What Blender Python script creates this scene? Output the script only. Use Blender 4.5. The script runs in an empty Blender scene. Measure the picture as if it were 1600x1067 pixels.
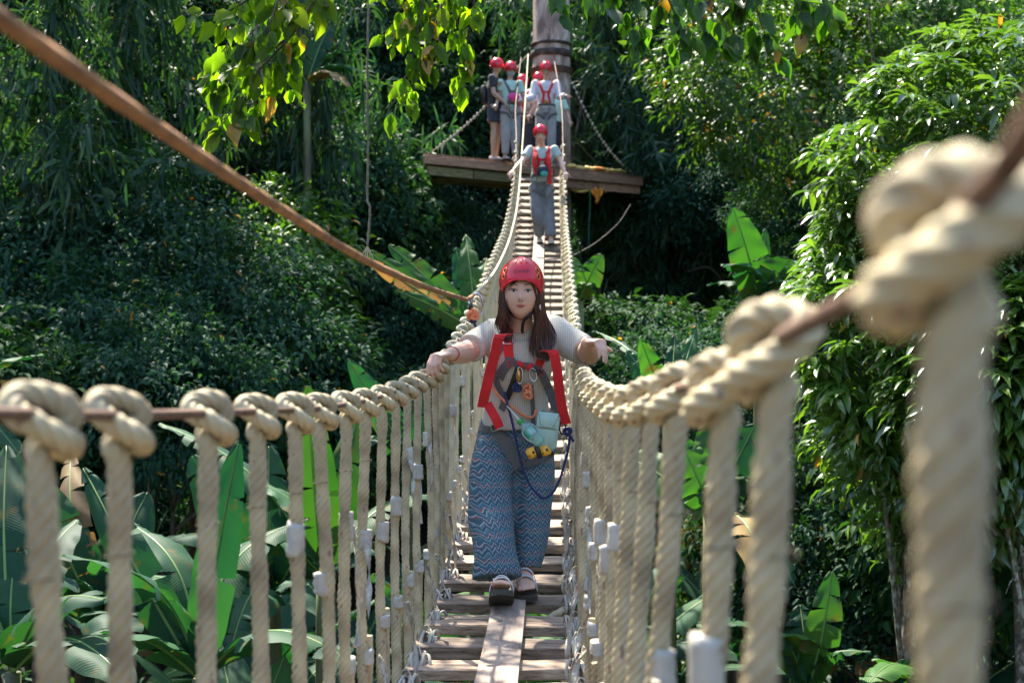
import bpy, math, random
import numpy as np
from math import radians, sin, cos, pi
from mathutils import Vector, Matrix
from mathutils.bvhtree import BVHTree
random.seed(7); rng = np.random.default_rng(7)
SC = bpy.context.scene; COL = SC.collection
CZ = 8.0; FP = 2222.0                       # camera height, focal length in photo pixels
# ------------------------------------------------------------------ camera, sky, sun
cam_d = bpy.data.cameras.new('camera'); cam = bpy.data.objects.new('camera', cam_d); COL.objects.link(cam)
cam.location = (0, 0, CZ); cam.rotation_euler = (radians(90), 0, 0)
cam_d.lens = 50; cam_d.sensor_width = 36; cam_d.clip_start = 0.05; cam_d.clip_end = 500
cam_d.dof.use_dof = True; cam_d.dof.focus_distance = 5.9; cam_d.dof.aperture_fstop = 5.0
SC.camera = cam
SUN_EL, SUN_AZ = 56, -28                    # azimuth measured from +Y (view direction) to the right
sd = Vector((sin(radians(SUN_AZ)) * cos(radians(SUN_EL)), cos(radians(SUN_AZ)) * cos(radians(SUN_EL)), sin(radians(SUN_EL))))
W = bpy.data.worlds.new('World'); SC.world = W; W.use_nodes = True
nt = W.node_tree; nt.nodes.clear()
sky = nt.nodes.new('ShaderNodeTexSky'); sky.sky_type = 'NISHITA'; sky.sun_disc = False
sky.sun_elevation = radians(SUN_EL); sky.sun_rotation = radians(SUN_AZ)
bg = nt.nodes.new('ShaderNodeBackground'); bg.inputs[1].default_value = 0.15
wo = nt.nodes.new('ShaderNodeOutputWorld')
nt.links.new(sky.outputs[0], bg.inputs[0]); nt.links.new(bg.outputs[0], wo.inputs[0])
sl = bpy.data.lights.new('sun', 'SUN'); sl.energy = 4.6; sl.angle = radians(0.55); sl.color = (1, .94, .80)
so = bpy.data.objects.new('sun', sl); COL.objects.link(so); so.location = sd * 60
so.rotation_euler = sd.to_track_quat('Z', 'Y').to_euler()
SC.view_settings.view_transform = 'Standard'; SC.view_settings.look = 'None'
SC.view_settings.exposure = 1.95; SC.view_settings.gamma = 1; SC.view_settings.use_curve_mapping = False
SC.render.engine = 'CYCLES'
SC.cycles.max_bounces = 7; SC.cycles.diffuse_bounces = 4; SC.cycles.glossy_bounces = 2
SC.cycles.transmission_bounces = 6; SC.cycles.transparent_max_bounces = 6
SC.cycles.use_denoising = True

# ------------------------------------------------------------------ helpers
def P(px, py, d):
    return Vector(((px - 800) / FP * d, d, (533.5 - py) / FP * d + CZ))
def props(o, label=None, cat=None, group=None, kind=None):
    for k, v in (('label', label), ('category', cat), ('group', group), ('kind', kind)):
        if v: o[k] = v
    return o
def empty(name, loc, label=None, cat=None, group=None, kind=None, rz=0):
    o = bpy.data.objects.new(name, None); COL.objects.link(o); o.location = loc
    o.rotation_euler = (0, 0, rz); o.empty_display_size = .1
    return props(o, label, cat, group, kind)
class MB:
    def __init__(s): s.v = []; s.f = []; s.m = []; s.n = 0; s.uv = None
    def add(s, V, F, mi=0):
        V = np.asarray(V, float); s.v.append(V)
        for f in F: s.f.append(tuple(int(i) + s.n for i in f)); s.m.append(mi)
        s.n += len(V); return s
    def tube(s, path, rad, seg=10, flat=None, xdir=None, cap=True, lobes=0, twist=0, mi=0):
        P_ = np.asarray([tuple(p) for p in path], float); n = len(P_)
        R = np.full(n, rad, float) if np.isscalar(rad) else np.asarray(rad, float)
        Fl = np.ones(n) if flat is None else (np.full(n, flat, float) if np.isscalar(flat) else np.asarray(flat, float))
        T = np.gradient(P_, axis=0); T /= (np.linalg.norm(T, axis=1)[:, None] + 1e-12)
        x = np.array(xdir if xdir is not None else ((1, 0, 0) if abs(T[0][0]) < .9 else (0, 1, 0)), float)
        th = np.arange(seg) / seg * 2 * pi
        V = []; L = 0
        for i in range(n):
            if i: L += np.linalg.norm(P_[i] - P_[i - 1])
            if xdir is not None: x = np.array(xdir, float)
            x = x - T[i] * x.dot(T[i]); x /= np.linalg.norm(x) + 1e-12
            y = np.cross(T[i], x)
            r = R[i]
            if lobes:
                rr = r * (.78 + .29 * np.abs(np.cos(lobes / 2 * (th - L * twist))))
            else: rr = np.full(seg, r)
            V.append(P_[i] + (np.cos(th) * rr)[:, None] * x + (np.sin(th) * rr * Fl[i])[:, None] * y)
        V = np.concatenate(V); F = []
        for i in range(n - 1):
            a = i * seg; b = a + seg
            for j in range(seg):
                k = (j + 1) % seg; F.append((a + j, a + k, b + k, b + j))
        if cap:
            F.append(tuple(range(seg - 1, -1, -1))); F.append(tuple(range((n - 1) * seg, n * seg)))
        return s.add(V, F, mi)
    def ball(s, c, r, R=None, nu=16, nv=10, fn=None, mi=0):
        V = [(0, 0, 1)]
        for i in range(1, nv):
            for j in range(nu):
                a = pi * i / nv; b = 2 * pi * j / nu; V.append((sin(a) * cos(b), sin(a) * sin(b), cos(a)))
        V.append((0, 0, -1)); V = np.array(V)
        if fn: V = fn(V)
        V = V * np.array(r if hasattr(r, '__len__') else (r, r, r))
        if R is not None: V = V @ np.array(R).T
        V = V + np.array(tuple(c)); F = []
        for j in range(nu):
            k = (j + 1) % nu; F.append((0, 1 + j, 1 + k)); e = 1 + (nv - 2) * nu; F.append((e + k, e + j, len(V) - 1))
        for i in range(nv - 2):
            for j in range(nu):
                k = (j + 1) % nu; a = 1 + i * nu; b = a + nu; F.append((a + j, b + j, b + k, a + k))
        return s.add(V, F, mi)
    def box(s, c, size, R=None, mi=0, bev=0.0):
        hx, hy, hz = [q / 2 for q in size]
        if bev <= 0:
            V = np.array([(x, y, z) for x in (-hx, hx) for y in (-hy, hy) for z in (-hz, hz)])
            F = [(0, 1, 3, 2), (4, 6, 7, 5), (0, 4, 5, 1), (2, 3, 7, 6), (0, 2, 6, 4), (1, 5, 7, 3)]
        else:
            b = min(bev, hx, hy, hz); V = []; F = []
            ring = lambda X, Y: [(X - b, -Y), (X, -Y + b), (X, Y - b), (X - b, Y), (-X + b, Y), (-X, Y - b), (-X, -Y + b), (-X + b, -Y)]
            for z, k in ((-hz, b), (-hz + b, 0), (hz - b, 0), (hz, b)):
                V += [(x, y, z) for x, y in ring(hx - k * .8, hy - k * .8)]
            for i in range(3):
                for j in range(8):
                    k = (j + 1) % 8; F.append((i * 8 + j, i * 8 + k, i * 8 + 8 + k, i * 8 + 8 + j))
            F.append(tuple(range(7, -1, -1))); F.append(tuple(range(24, 32))); V = np.array(V)
        if R is not None: V = V @ np.array(R).T
        return s.add(V + np.array(tuple(c)), F, mi)
    def ribbon(s, path, width, wdir, th=.002, mi=0):
        """strap: flat band along path; wdir = direction(s) of its width"""
        P_ = [Vector(p) for p in path]; n = len(P_)
        wd = [Vector(w) for w in wdir] if hasattr(wdir[0], '__len__') else [Vector(wdir)] * n
        ws = [width] * n if np.isscalar(width) else width
        V = []; F = []
        for i in range(n):
            t = (P_[min(i + 1, n - 1)] - P_[max(i - 1, 0)]).normalized()
            w = (wd[i] - t * wd[i].dot(t)).normalized(); nn = t.cross(w) * th / 2; w = w * ws[i] / 2
            p = P_[i]; V += [p - w - nn, p + w - nn, p + w + nn, p - w + nn]
        for i in range(n - 1):
            a = i * 4
            for j in range(4):
                k = (j + 1) % 4; F.append((a + j, a + k, a + 4 + k, a + 4 + j))
        F.append((3, 2, 1, 0)); a = (n - 1) * 4; F.append((a, a + 1, a + 2, a + 3))
        return s.add([tuple(v) for v in V], F, mi)
    def mesh(s, name, mats, smooth=True):
        me = bpy.data.meshes.new(name)
        V = np.concatenate(s.v) if s.v else np.zeros((0, 3))
        me.from_pydata(V.tolist(), [], s.f); me.update()
        for m in (mats if isinstance(mats, (list, tuple)) else [mats]): me.materials.append(m)
        me.polygons.foreach_set('material_index', s.m)
        me.polygons.foreach_set('use_smooth', [smooth] * len(me.polygons))
        return me
    def obj(s, name, mats, parent=None, smooth=True, origin=None):
        if origin is not None:
            o_ = np.array(tuple(origin)); s.v = [v - o_ for v in s.v]
        ob = bpy.data.objects.new(name, s.mesh(name, mats, smooth)); COL.objects.link(ob)
        if origin is not None: ob.location = origin
        if parent is not None: setp(ob, parent)
        return ob
def setp(ob, parent):
    """parent while keeping the world place"""
    ob.parent = parent
    m = Matrix.Identity(4); q = parent; chain = []
    while q is not None: chain.append(q); q = q.parent
    for q in reversed(chain): m = m @ q.matrix_parent_inverse @ q.matrix_basis
    ob.matrix_parent_inverse = m.inverted()
def lnk(name, me, parent=None):
    o = bpy.data.objects.new(name, me); COL.objects.link(o)
    if parent is not None: o.parent = parent
    return o
def spline(pts, n):
    """Catmull-Rom through pts, n samples in all"""
    p = np.array([tuple(q) for q in pts], float)
    p = np.vstack([2 * p[0] - p[1], p, 2 * p[-1] - p[-2]]); m = len(p) - 3
    out = []
    for t in np.linspace(0, m - 1e-9, n):
        i = int(t); u = t - i; a, b, c, d = p[i:i + 4]
        out.append(.5 * ((2 * b) + (-a + c) * u + (2 * a - 5 * b + 4 * c - d) * u * u + (-a + 3 * b - 3 * c + d) * u ** 3))
    return np.array(out)
def remeshed(mb, voxel, smooth=2, factor=.5):
    me = mb.mesh('tmp', []) if False else mb.mesh('tmp', [None])
    o = bpy.data.objects.new('tmp', me); COL.objects.link(o)
    r = o.modifiers.new('r', 'REMESH'); r.mode = 'VOXEL'; r.voxel_size = voxel
    if smooth:
        sm = o.modifiers.new('s', 'SMOOTH'); sm.factor = factor; sm.iterations = smooth
    dg = bpy.context.evaluated_depsgraph_get(); dg.update()
    out = bpy.data.meshes.new_from_object(o.evaluated_get(dg))
    bpy.data.objects.remove(o); bpy.data.meshes.remove(me)
    out.polygons.foreach_set('use_smooth', [True] * len(out.polygons))
    return out
def mesh_np(me):
    a = np.empty(len(me.vertices) * 3); me.vertices.foreach_get('co', a); return a.reshape(-1, 3)
def vnoise(p, sc, seed=0):
    """cheap smooth noise from summed sines, about -1..1"""
    r = np.random.default_rng(seed); out = np.zeros(len(p))
    for k in range(6):
        d = r.normal(size=3); d *= sc * r.uniform(.6, 1.6) / np.linalg.norm(d)
        out += np.sin(p @ d + r.uniform(0, 6.28))
    return out / 3
def displace(me, amt, sc, seed=0, aniso=(1, 1, 1)):
    v = mesh_np(me); n = np.empty(len(v) * 3); me.vertices.foreach_get('normal', n); n = n.reshape(-1, 3)
    d = vnoise(v * np.array(aniso), sc, seed) * amt
    me.vertices.foreach_set('co', (v + n * d[:, None]).ravel()); me.update()

# ------------------------------------------------------------------ materials
def new_mat(name):
    m = bpy.data.materials.new(name); m.use_nodes = True; t = m.node_tree
    return m, t, t.nodes['Principled BSDF'], t.nodes['Material Output']
def N(t, typ, **kw):
    n = t.nodes.new(typ)
    for k, v in kw.items():
        if k.startswith('i_'): n.inputs[k[2:].replace('_', ' ')].default_value = v
        else: setattr(n, k, v)
    return n
def ramp(t, fac, stops, interp='LINEAR'):
    r = t.nodes.new('ShaderNodeValToRGB'); r.color_ramp.interpolation = interp
    while len(r.color_ramp.elements) < len(stops): r.color_ramp.elements.new(.5)
    for e, (p, c) in zip(r.color_ramp.elements, stops):
        e.position = p; e.color = (*c, 1) if len(c) == 3 else c
    t.links.new(fac, r.inputs[0]); return r
def coords(t, scale=(1, 1, 1), src='Object'):
    tc = t.nodes.new('ShaderNodeTexCoord'); mp = t.nodes.new('ShaderNodeMapping'); mp.inputs['Scale'].default_value = scale
    t.links.new(tc.outputs[src], mp.inputs[0]); return mp.outputs[0]
def bump(t, bsdf, h, strength=.3, dist=.01):
    b = t.nodes.new('ShaderNodeBump'); b.inputs['Strength'].default_value = strength; b.inputs['Distance'].default_value = dist
    t.links.new(h, b.inputs['Height']); t.links.new(b.outputs[0], bsdf.inputs['Normal'])
def plain(name, c1, c2=None, rough=.6, scale=8, bmp=.2, bd=.004, metal=0, sc3=(1, 1, 1), detail=5, spec=.5):
    m, t, b, o = new_mat(name); c2 = c2 or tuple(q * .75 for q in c1)
    n = N(t, 'ShaderNodeTexNoise', i_Scale=scale, i_Detail=detail); t.links.new(coords(t, sc3), n.inputs[0])
    r = ramp(t, n.outputs[0], [(.35, c2), (.65, c1)]); t.links.new(r.outputs[0], b.inputs['Base Color'])
    b.inputs['Roughness'].default_value = rough; b.inputs['Metallic'].default_value = metal
    b.inputs['Specular IOR Level'].default_value = spec
    if bmp: bump(t, b, n.outputs[0], bmp, bd)
    return m
def leaf_mat(name, cols, rough=.38, trans=.35, tcol=None, spec=.5, veins=0):
    m, t, b, o = new_mat(name)
    g = t.nodes.new('ShaderNodeNewGeometry'); oi = t.nodes.new('ShaderNodeObjectInfo')
    n = N(t, 'ShaderNodeTexNoise', i_Scale=.9, i_Detail=2); t.links.new(coords(t), n.inputs[0])
    a = N(t, 'ShaderNodeMath', operation='MULTIPLY_ADD'); a.inputs[1].default_value = .5; t.links.new(g.outputs['Random Per Island'], a.inputs[0])
    a2 = N(t, 'ShaderNodeMath', operation='MULTIPLY'); a2.inputs[1].default_value = .55; t.links.new(n.outputs[0], a2.inputs[0]); t.links.new(a2.outputs[0], a.inputs[2])
    k = len(cols); r = ramp(t, a.outputs[0], [(.15 + .7 * i / (k - 1), c) for i, c in enumerate(cols)])
    hs = N(t, 'ShaderNodeHueSaturation'); mr = N(t, 'ShaderNodeMapRange'); mr.inputs[3].default_value = .7; mr.inputs[4].default_value = 1.25
    t.links.new(oi.outputs['Random'], mr.inputs[0]); t.links.new(mr.outputs[0], hs.inputs['Value']); t.links.new(r.outputs[0], hs.inputs['Color'])
    col = hs.outputs[0]
    if veins:
        w = N(t, 'ShaderNodeTexWave', i_Scale=veins, i_Distortion=.6, i_Detail=1.0, bands_direction='Y'); t.links.new(coords(t, src='UV'), w.inputs[0])
        mx = N(t, 'ShaderNodeMixRGB', blend_type='MULTIPLY'); mx.inputs[0].default_value = .22
        t.links.new(col, mx.inputs[1]); rv = ramp(t, w.outputs[0], [(0, (.6, .65, .6)), (.5, (1, 1, 1))]); t.links.new(rv.outputs[0], mx.inputs[2]); col = mx.outputs[0]
        bump(t, b, w.outputs[0], .12, .01)
        nb = N(t, 'ShaderNodeTexNoise', i_Scale=7, i_Detail=6); t.links.new(coords(t), nb.inputs[0]); rb = ramp(t, nb.outputs[0], [(.60, (0, 0, 0)), (.70, (1, 1, 1))])
        m2 = N(t, 'ShaderNodeMixRGB'); t.links.new(rb.outputs[0], m2.inputs[0]); t.links.new(col, m2.inputs[1]); m2.inputs[2].default_value = (.10, .075, .02, 1); col = m2.outputs[0]
    t.links.new(col, b.inputs['Base Color']); b.inputs['Roughness'].default_value = rough
    b.inputs['Specular IOR Level'].default_value = spec
    tr = t.nodes.new('ShaderNodeBsdfTranslucent'); ms = t.nodes.new('ShaderNodeMixShader'); ms.inputs[0].default_value = trans
    tm = N(t, 'ShaderNodeMixRGB', blend_type='MULTIPLY'); tm.inputs[0].default_value = 1; tm.inputs[2].default_value = (*(tcol or (2.4, 2.6, .6)), 1)
    t.links.new(col, tm.inputs[1]); t.links.new(tm.outputs[0], tr.inputs[0])
    t.links.new(b.outputs[0], ms.inputs[1]); t.links.new(tr.outputs[0], ms.inputs[2]); t.links.new(ms.outputs[0], o.inputs[0])
    return m
def rope_mat(name, base=(.60, .54, .38), dark=(.40, .36, .25)):
    m, t, b, o = new_mat(name); c = coords(t)
    n = N(t, 'ShaderNodeTexNoise', i_Scale=9, i_Detail=6); t.links.new(c, n.inputs[0])
    r = ramp(t, n.outputs[0], [(.3, dark), (.6, base)])
    v = N(t, 'ShaderNodeTexVoronoi', i_Scale=36); t.links.new(coords(t, (1.4, 1.4, .40)), v.inputs[0])
    f = ramp(t, v.outputs['Distance'], [(.0, (1, 1, 1)), (.17, (1, 1, 1)), (.24, (0, 0, 0))])
    v2 = N(t, 'ShaderNodeTexNoise', i_Scale=18, i_Detail=0); t.links.new(c, v2.inputs[0])
    f2 = ramp(t, v2.outputs[0], [(.5, (0, 0, 0)), (.56, (1, 1, 1))])
    mu = N(t, 'ShaderNodeMath', operation='MULTIPLY'); t.links.new(f.outputs[0], mu.inputs[0]); t.links.new(f2.outputs[0], mu.inputs[1])
    mu2 = N(t, 'ShaderNodeMath', operation='MULTIPLY'); mu2.inputs[1].default_value = .75; t.links.new(mu.outputs[0], mu2.inputs[0])
    mx = N(t, 'ShaderNodeMixRGB'); t.links.new(mu2.outputs[0], mx.inputs[0]); t.links.new(r.outputs[0], mx.inputs[1]); mx.inputs[2].default_value = (.16, .07, .07, 1)
    t.links.new(mx.outputs[0], b.inputs['Base Color']); b.inputs['Roughness'].default_value = .75
    fb = N(t, 'ShaderNodeTexNoise', i_Scale=350, i_Detail=3); t.links.new(c, fb.inputs[0]); bump(t, b, fb.outputs[0], .5, .0015)
    return m
def wood_mat(name, c1, c2, c3, sc=(1.2, 14, 14), sc0=5):
    m, t, b, o = new_mat(name); c = coords(t, sc)
    oi = t.nodes.new('ShaderNodeObjectInfo'); ad = N(t, 'ShaderNodeVectorMath', operation='ADD'); t.links.new(c, ad.inputs[0])
    mr = N(t, 'ShaderNodeMath', operation='MULTIPLY'); mr.inputs[1].default_value = 40; t.links.new(oi.outputs['Random'], mr.inputs[0])
    cb = t.nodes.new('ShaderNodeCombineXYZ'); [t.links.new(mr.outputs[0], cb.inputs[i]) for i in range(3)]; t.links.new(cb.outputs[0], ad.inputs[1])
    n = N(t, 'ShaderNodeTexNoise', i_Scale=sc0, i_Detail=8, i_Roughness=.65, i_Distortion=.4); t.links.new(ad.outputs[0], n.inputs[0])
    r = ramp(t, n.outputs[0], [(.32, c3), (.47, c2), (.66, c1)])
    n2 = N(t, 'ShaderNodeTexNoise', i_Scale=2.2, i_Detail=4); t.links.new(ad.outputs[0], n2.inputs[0])
    hs = N(t, 'ShaderNodeHueSaturation'); m3 = N(t, 'ShaderNodeMapRange'); m3.inputs[3].default_value = .62; m3.inputs[4].default_value = 1.3
    t.links.new(oi.outputs['Random'], m3.inputs[0]); t.links.new(m3.outputs[0], hs.inputs['Value']); t.links.new(r.outputs[0], hs.inputs['Color'])
    t.links.new(hs.outputs[0], b.inputs['Base Color']); b.inputs['Roughness'].default_value = .8
    bump(t, b, n.outputs[0], .7, .006); return m
def fabric(name, c1, c2, scale=260, rough=.85, bd=.002):
    m, t, b, o = new_mat(name); c = coords(t)
    n = N(t, 'ShaderNodeTexNoise', i_Scale=scale, i_Detail=2); t.links.new(c, n.inputs[0])
    n2 = N(t, 'ShaderNodeTexNoise', i_Scale=14, i_Detail=4); t.links.new(c, n2.inputs[0])
    mx = N(t, 'ShaderNodeMath', operation='MULTIPLY_ADD'); mx.inputs[1].default_value = .5; t.links.new(n.outputs[0], mx.inputs[0])
    h = N(t, 'ShaderNodeMath', operation='MULTIPLY'); h.inputs[1].default_value = .5; t.links.new(n2.outputs[0], h.inputs[0]); t.links.new(h.outputs[0], mx.inputs[2])
    r = ramp(t, mx.outputs[0], [(.35, c2), (.62, c1)]); t.links.new(r.outputs[0], b.inputs['Base Color'])
    b.inputs['Roughness'].default_value = rough; b.inputs['Sheen Weight'].default_value = .15; bump(t, b, n.outputs[0], .4, bd)
    return m
M = {}
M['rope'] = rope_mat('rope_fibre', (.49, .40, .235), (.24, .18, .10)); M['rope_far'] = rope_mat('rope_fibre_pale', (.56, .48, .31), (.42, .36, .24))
M['tape'] = plain('white_tape', (.46, .43, .37), (.34, .31, .26), .45, 30, .5, .002)
M['twine'] = plain('white_twine', (.46, .41, .33), (.32, .28, .22), .7, 60, .4, .002)
M['cable'] = plain('rusty_cable', (.20, .115, .075), (.10, .055, .04), .6, 60, .6, .003, metal=.3)
M['line'] = plain('orange_rust_line', (.42, .20, .075), (.22, .10, .045), .65, 25, .5, .002)
M['steel'] = plain('steel', (.55, .56, .58), (.4, .4, .42), .3, 40, .1, metal=1)
M['gold'] = plain('gold_steel', (.8, .45, .12), (.6, .3, .08), .35, 40, .1, metal=1)
M['plank'] = wood_mat('weathered_plank', (.42, .315, .225), (.24, .165, .11), (.06, .038, .026), sc=(1.5, 12, 12))
M['board'] = wood_mat('walk_board', (.31, .235, .185), (.23, .17, .13), (.09, .06, .045), sc=(7, 1.5, 7), sc0=3)
M['deck'] = wood_mat('deck_wood', (.46, .27, .16), (.32, .17, .10), (.13, .065, .04), sc=(1.2, 10, 10))
M['deck2'] = wood_mat('mossy_beam', (.20, .17, .07), (.13, .105, .045), (.05, .04, .02), sc=(1.2, 10, 10))
M['orange'] = plain('orange_cloth', (.85, .30, .03), (.6, .2, .02), .6, 12, .3)
M['yellow'] = plain('yellow_cloth', (.75, .55, .16), (.55, .38, .1), .6, 12, .3)
def bark(name, c1, c2, c3, s=6, sz=.35):
    m, t, b, o = new_mat(name)
    n = N(t, 'ShaderNodeTexNoise', i_Scale=s, i_Detail=8, i_Roughness=.62, i_Distortion=.5); t.links.new(coords(t, (1, 1, sz)), n.inputs[0])
    r = ramp(t, n.outputs[0], [(.36, c3), (.5, c2), (.62, c1)]); t.links.new(r.outputs[0], b.inputs['Base Color'])
    b.inputs['Roughness'].default_value = .85; bump(t, b, n.outputs[0], .9, .03); return m
M['bark'] = bark('grey_bark', (.50, .39, .33), (.34, .25, .20), (.15, .10, .08))
M['bark2'] = bark('blotched_bark', (.42, .38, .30), (.15, .12, .08), (.05, .04, .03), 14, .8)
M['bark3'] = bark('brown_bark', (.12, .09, .055), (.08, .06, .04), (.03, .022, .018), 8)
M['vine'] = plain('liana', (.22, .19, .15), (.12, .10, .08), .8, 20)
M['ground'] = plain('forest_soil', (.035, .03, .018), (.012, .014, .009), .95, 1.2, .8, .2)
M['lf_dark'] = leaf_mat('leaf_dark', [(.006, .026, .012), (.016, .052, .020), (.04, .09, .026)], .68, .2, spec=.12)
M['lf_teal'] = leaf_mat('leaf_shade_teal', [(.006, .028, .019), (.016, .056, .035), (.040, .098, .048)], .68, .2, spec=.12)  # teal-dark hue of shaded foliage put into the leaf colour
M['lf_mid'] = leaf_mat('leaf_mid', [(.018, .055, .009), (.042, .10, .016), (.085, .15, .028)], .45, .32, spec=.35)
M['lf_bam'] = leaf_mat('leaf_bamboo', [(.008, .036, .023), (.022, .072, .038), (.065, .125, .050)], .5, .25, spec=.3)
M['lf_mango'] = leaf_mat('leaf_mango', [(.022, .062, .012), (.055, .115, .020), (.11, .18, .032)], .27, .3, spec=.9)
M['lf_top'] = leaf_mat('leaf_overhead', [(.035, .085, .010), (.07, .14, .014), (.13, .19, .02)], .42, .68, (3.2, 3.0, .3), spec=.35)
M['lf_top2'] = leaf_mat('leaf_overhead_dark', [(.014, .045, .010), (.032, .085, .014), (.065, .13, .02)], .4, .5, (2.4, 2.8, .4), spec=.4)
M['lf_yel'] = leaf_mat('leaf_yellow', [(.30, .17, .02), (.45, .27, .03), (.25, .10, .03)], .4, .45, (1.6, 1.4, .5))
M['panicle'] = plain('flower_panicle', (.30, .42, .12), (.18, .3, .07), .7, 20)
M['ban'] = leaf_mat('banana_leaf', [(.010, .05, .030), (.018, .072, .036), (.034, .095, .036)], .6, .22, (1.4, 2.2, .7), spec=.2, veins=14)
M['ban2'] = leaf_mat('banana_leaf_sunlit_tone', [(.025, .095, .02), (.04, .12, .024), (.06, .135, .026)], .55, .28, (1.5, 2.0, .5), spec=.25, veins=14)  # brighter copy of the banana green, sunlight put into the colour
M['ban_dry'] = leaf_mat('banana_leaf_dry', [(.16, .09, .04), (.28, .16, .06), (.35, .25, .08)], .7, .3, (1.6, 1.4, .7), veins=14)
M['rib'] = plain('banana_midrib', (.16, .26, .06), (.10, .19, .05), .45, 10)
M['bstem'] = plain('banana_stem', (.14, .17, .06), (.06, .05, .03), .6, 5, .4, sc3=(1, 1, .3))
M['culm'] = plain('bamboo_culm', (.13, .17, .06), (.07, .1, .04), .4, 6)
# ------------------------------------------------------------------ terrain
def ground_z(x, y):
    x = np.asarray(x, float); y = np.asarray(y, float)
    z = -5.4 + .25 * np.sin(x * .5 + 1) + .25 * np.sin(y * .6)
    z = z + 1.15 * np.maximum(0, y - 23) - .55 * np.maximum(0, y - 50)
    z = z + .55 * np.maximum(0, -x - 5) + .45 * np.maximum(0, x - 6)
    z = z + .55 * np.maximum(0, -y + 1) * (1 / (1 + .05 * np.abs(y)))
    z = z + .5 * np.sin(x * .8 + y * .35) + .35 * np.sin(x * .33 - y * .7)
    return z + CZ
def terrain():
    xs = np.concatenate([np.linspace(-120, -30, 19), np.linspace(-28, 28, 75), np.linspace(30, 120, 19)])
    ys = np.concatenate([np.linspace(-40, -2, 20), np.linspace(-1, 56, 77), np.linspace(60, 140, 17)])
    X, Y = np.meshgrid(xs, ys); Z = ground_z(X, Y); Z = np.minimum(Z, CZ + 42)
    V = np.stack([X, Y, Z], -1).reshape(-1, 3); nx = len(xs); F = []
    for j in range(len(ys) - 1):
        for i in range(nx - 1):
            a = j * nx + i; F.append((a, a + 1, a + nx + 1, a + nx))
    mb = MB(); mb.add(V, F); o = mb.obj('ground', M['ground']); props(o, kind='structure')
    o['label'] = 'dark soil of the jungle valley and hillside'
terrain()

# ------------------------------------------------------------------ the rope bridge
def curve_fn(pts):
    s = spline(pts, 600); o = np.argsort(s[:, 0]); s = s[o]
    return lambda d: np.interp(d, s[:, 0], s[:, 1])
floorZ = curve_fn([(-3, -.72), (0, -.93), (2.5, -1.05), (4.85, -1.10), (5.6, -1.095), (6.33, -1.055), (7.07, -.99), (7.81, -.90), (8.55, -.795),
                   (12.5, -.06), (16.7, .90), (18.9, 1.47), (20.3, 1.93), (22.3, 2.66)])
railL = curve_fn([(-3, .17), (0, .0), (1.1, -.055), (1.64, -.085), (2.4, -.118), (3.06, -.143), (3.8, -.157), (4.5, -.158), (5.2, -.145), (6.2, -.115),
                  (7.6, .03), (9.4, .27), (11.9, .66), (15.1, 1.18), (17.5, 1.72), (20, 2.50), (22, 3.62), (23.6, 4.72)])
railR = curve_fn([(-3, .55), (0, .18), (.6, .05), (1.07, .0), (1.4, -.04), (1.85, -.062), (2.4, -.10), (3.0, -.125), (4.2, -.14), (5.2, -.135), (6.4, -.10),
                  (7.6, .05), (9.4, .28), (11.9, .66), (15.1, 1.18), (17.5, 1.72), (20, 2.50), (22, 3.62), (23.6, 4.65)])
offR = curve_fn([(-3, .37), (.6, .36), (1.5, .355), (2.5, .335), (4, .315), (6, .31), (12, .325), (20, .34), (22, .33), (23.6, .22)])
offL = curve_fn([(-3, .31), (12, .31), (20, .33), (22, .38), (23.6, .33)])
ctr = lambda d: -.19 + .0285 * d
XL = lambda d: ctr(d) - offL(d); XR = lambda d: ctr(d) + offR(d)
def axis_at(d): return Vector((.0285, 1, float(floorZ(d + .1) - floorZ(d - .1)) / .2)).normalized()
bridge = empty('rope_bridge', (float(ctr(0)), 0, CZ - .95), 'narrow suspended plank footbridge with knotted cream rope railings climbing to the tree platform', 'rope bridge')
ROPE_R = .0136
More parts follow.
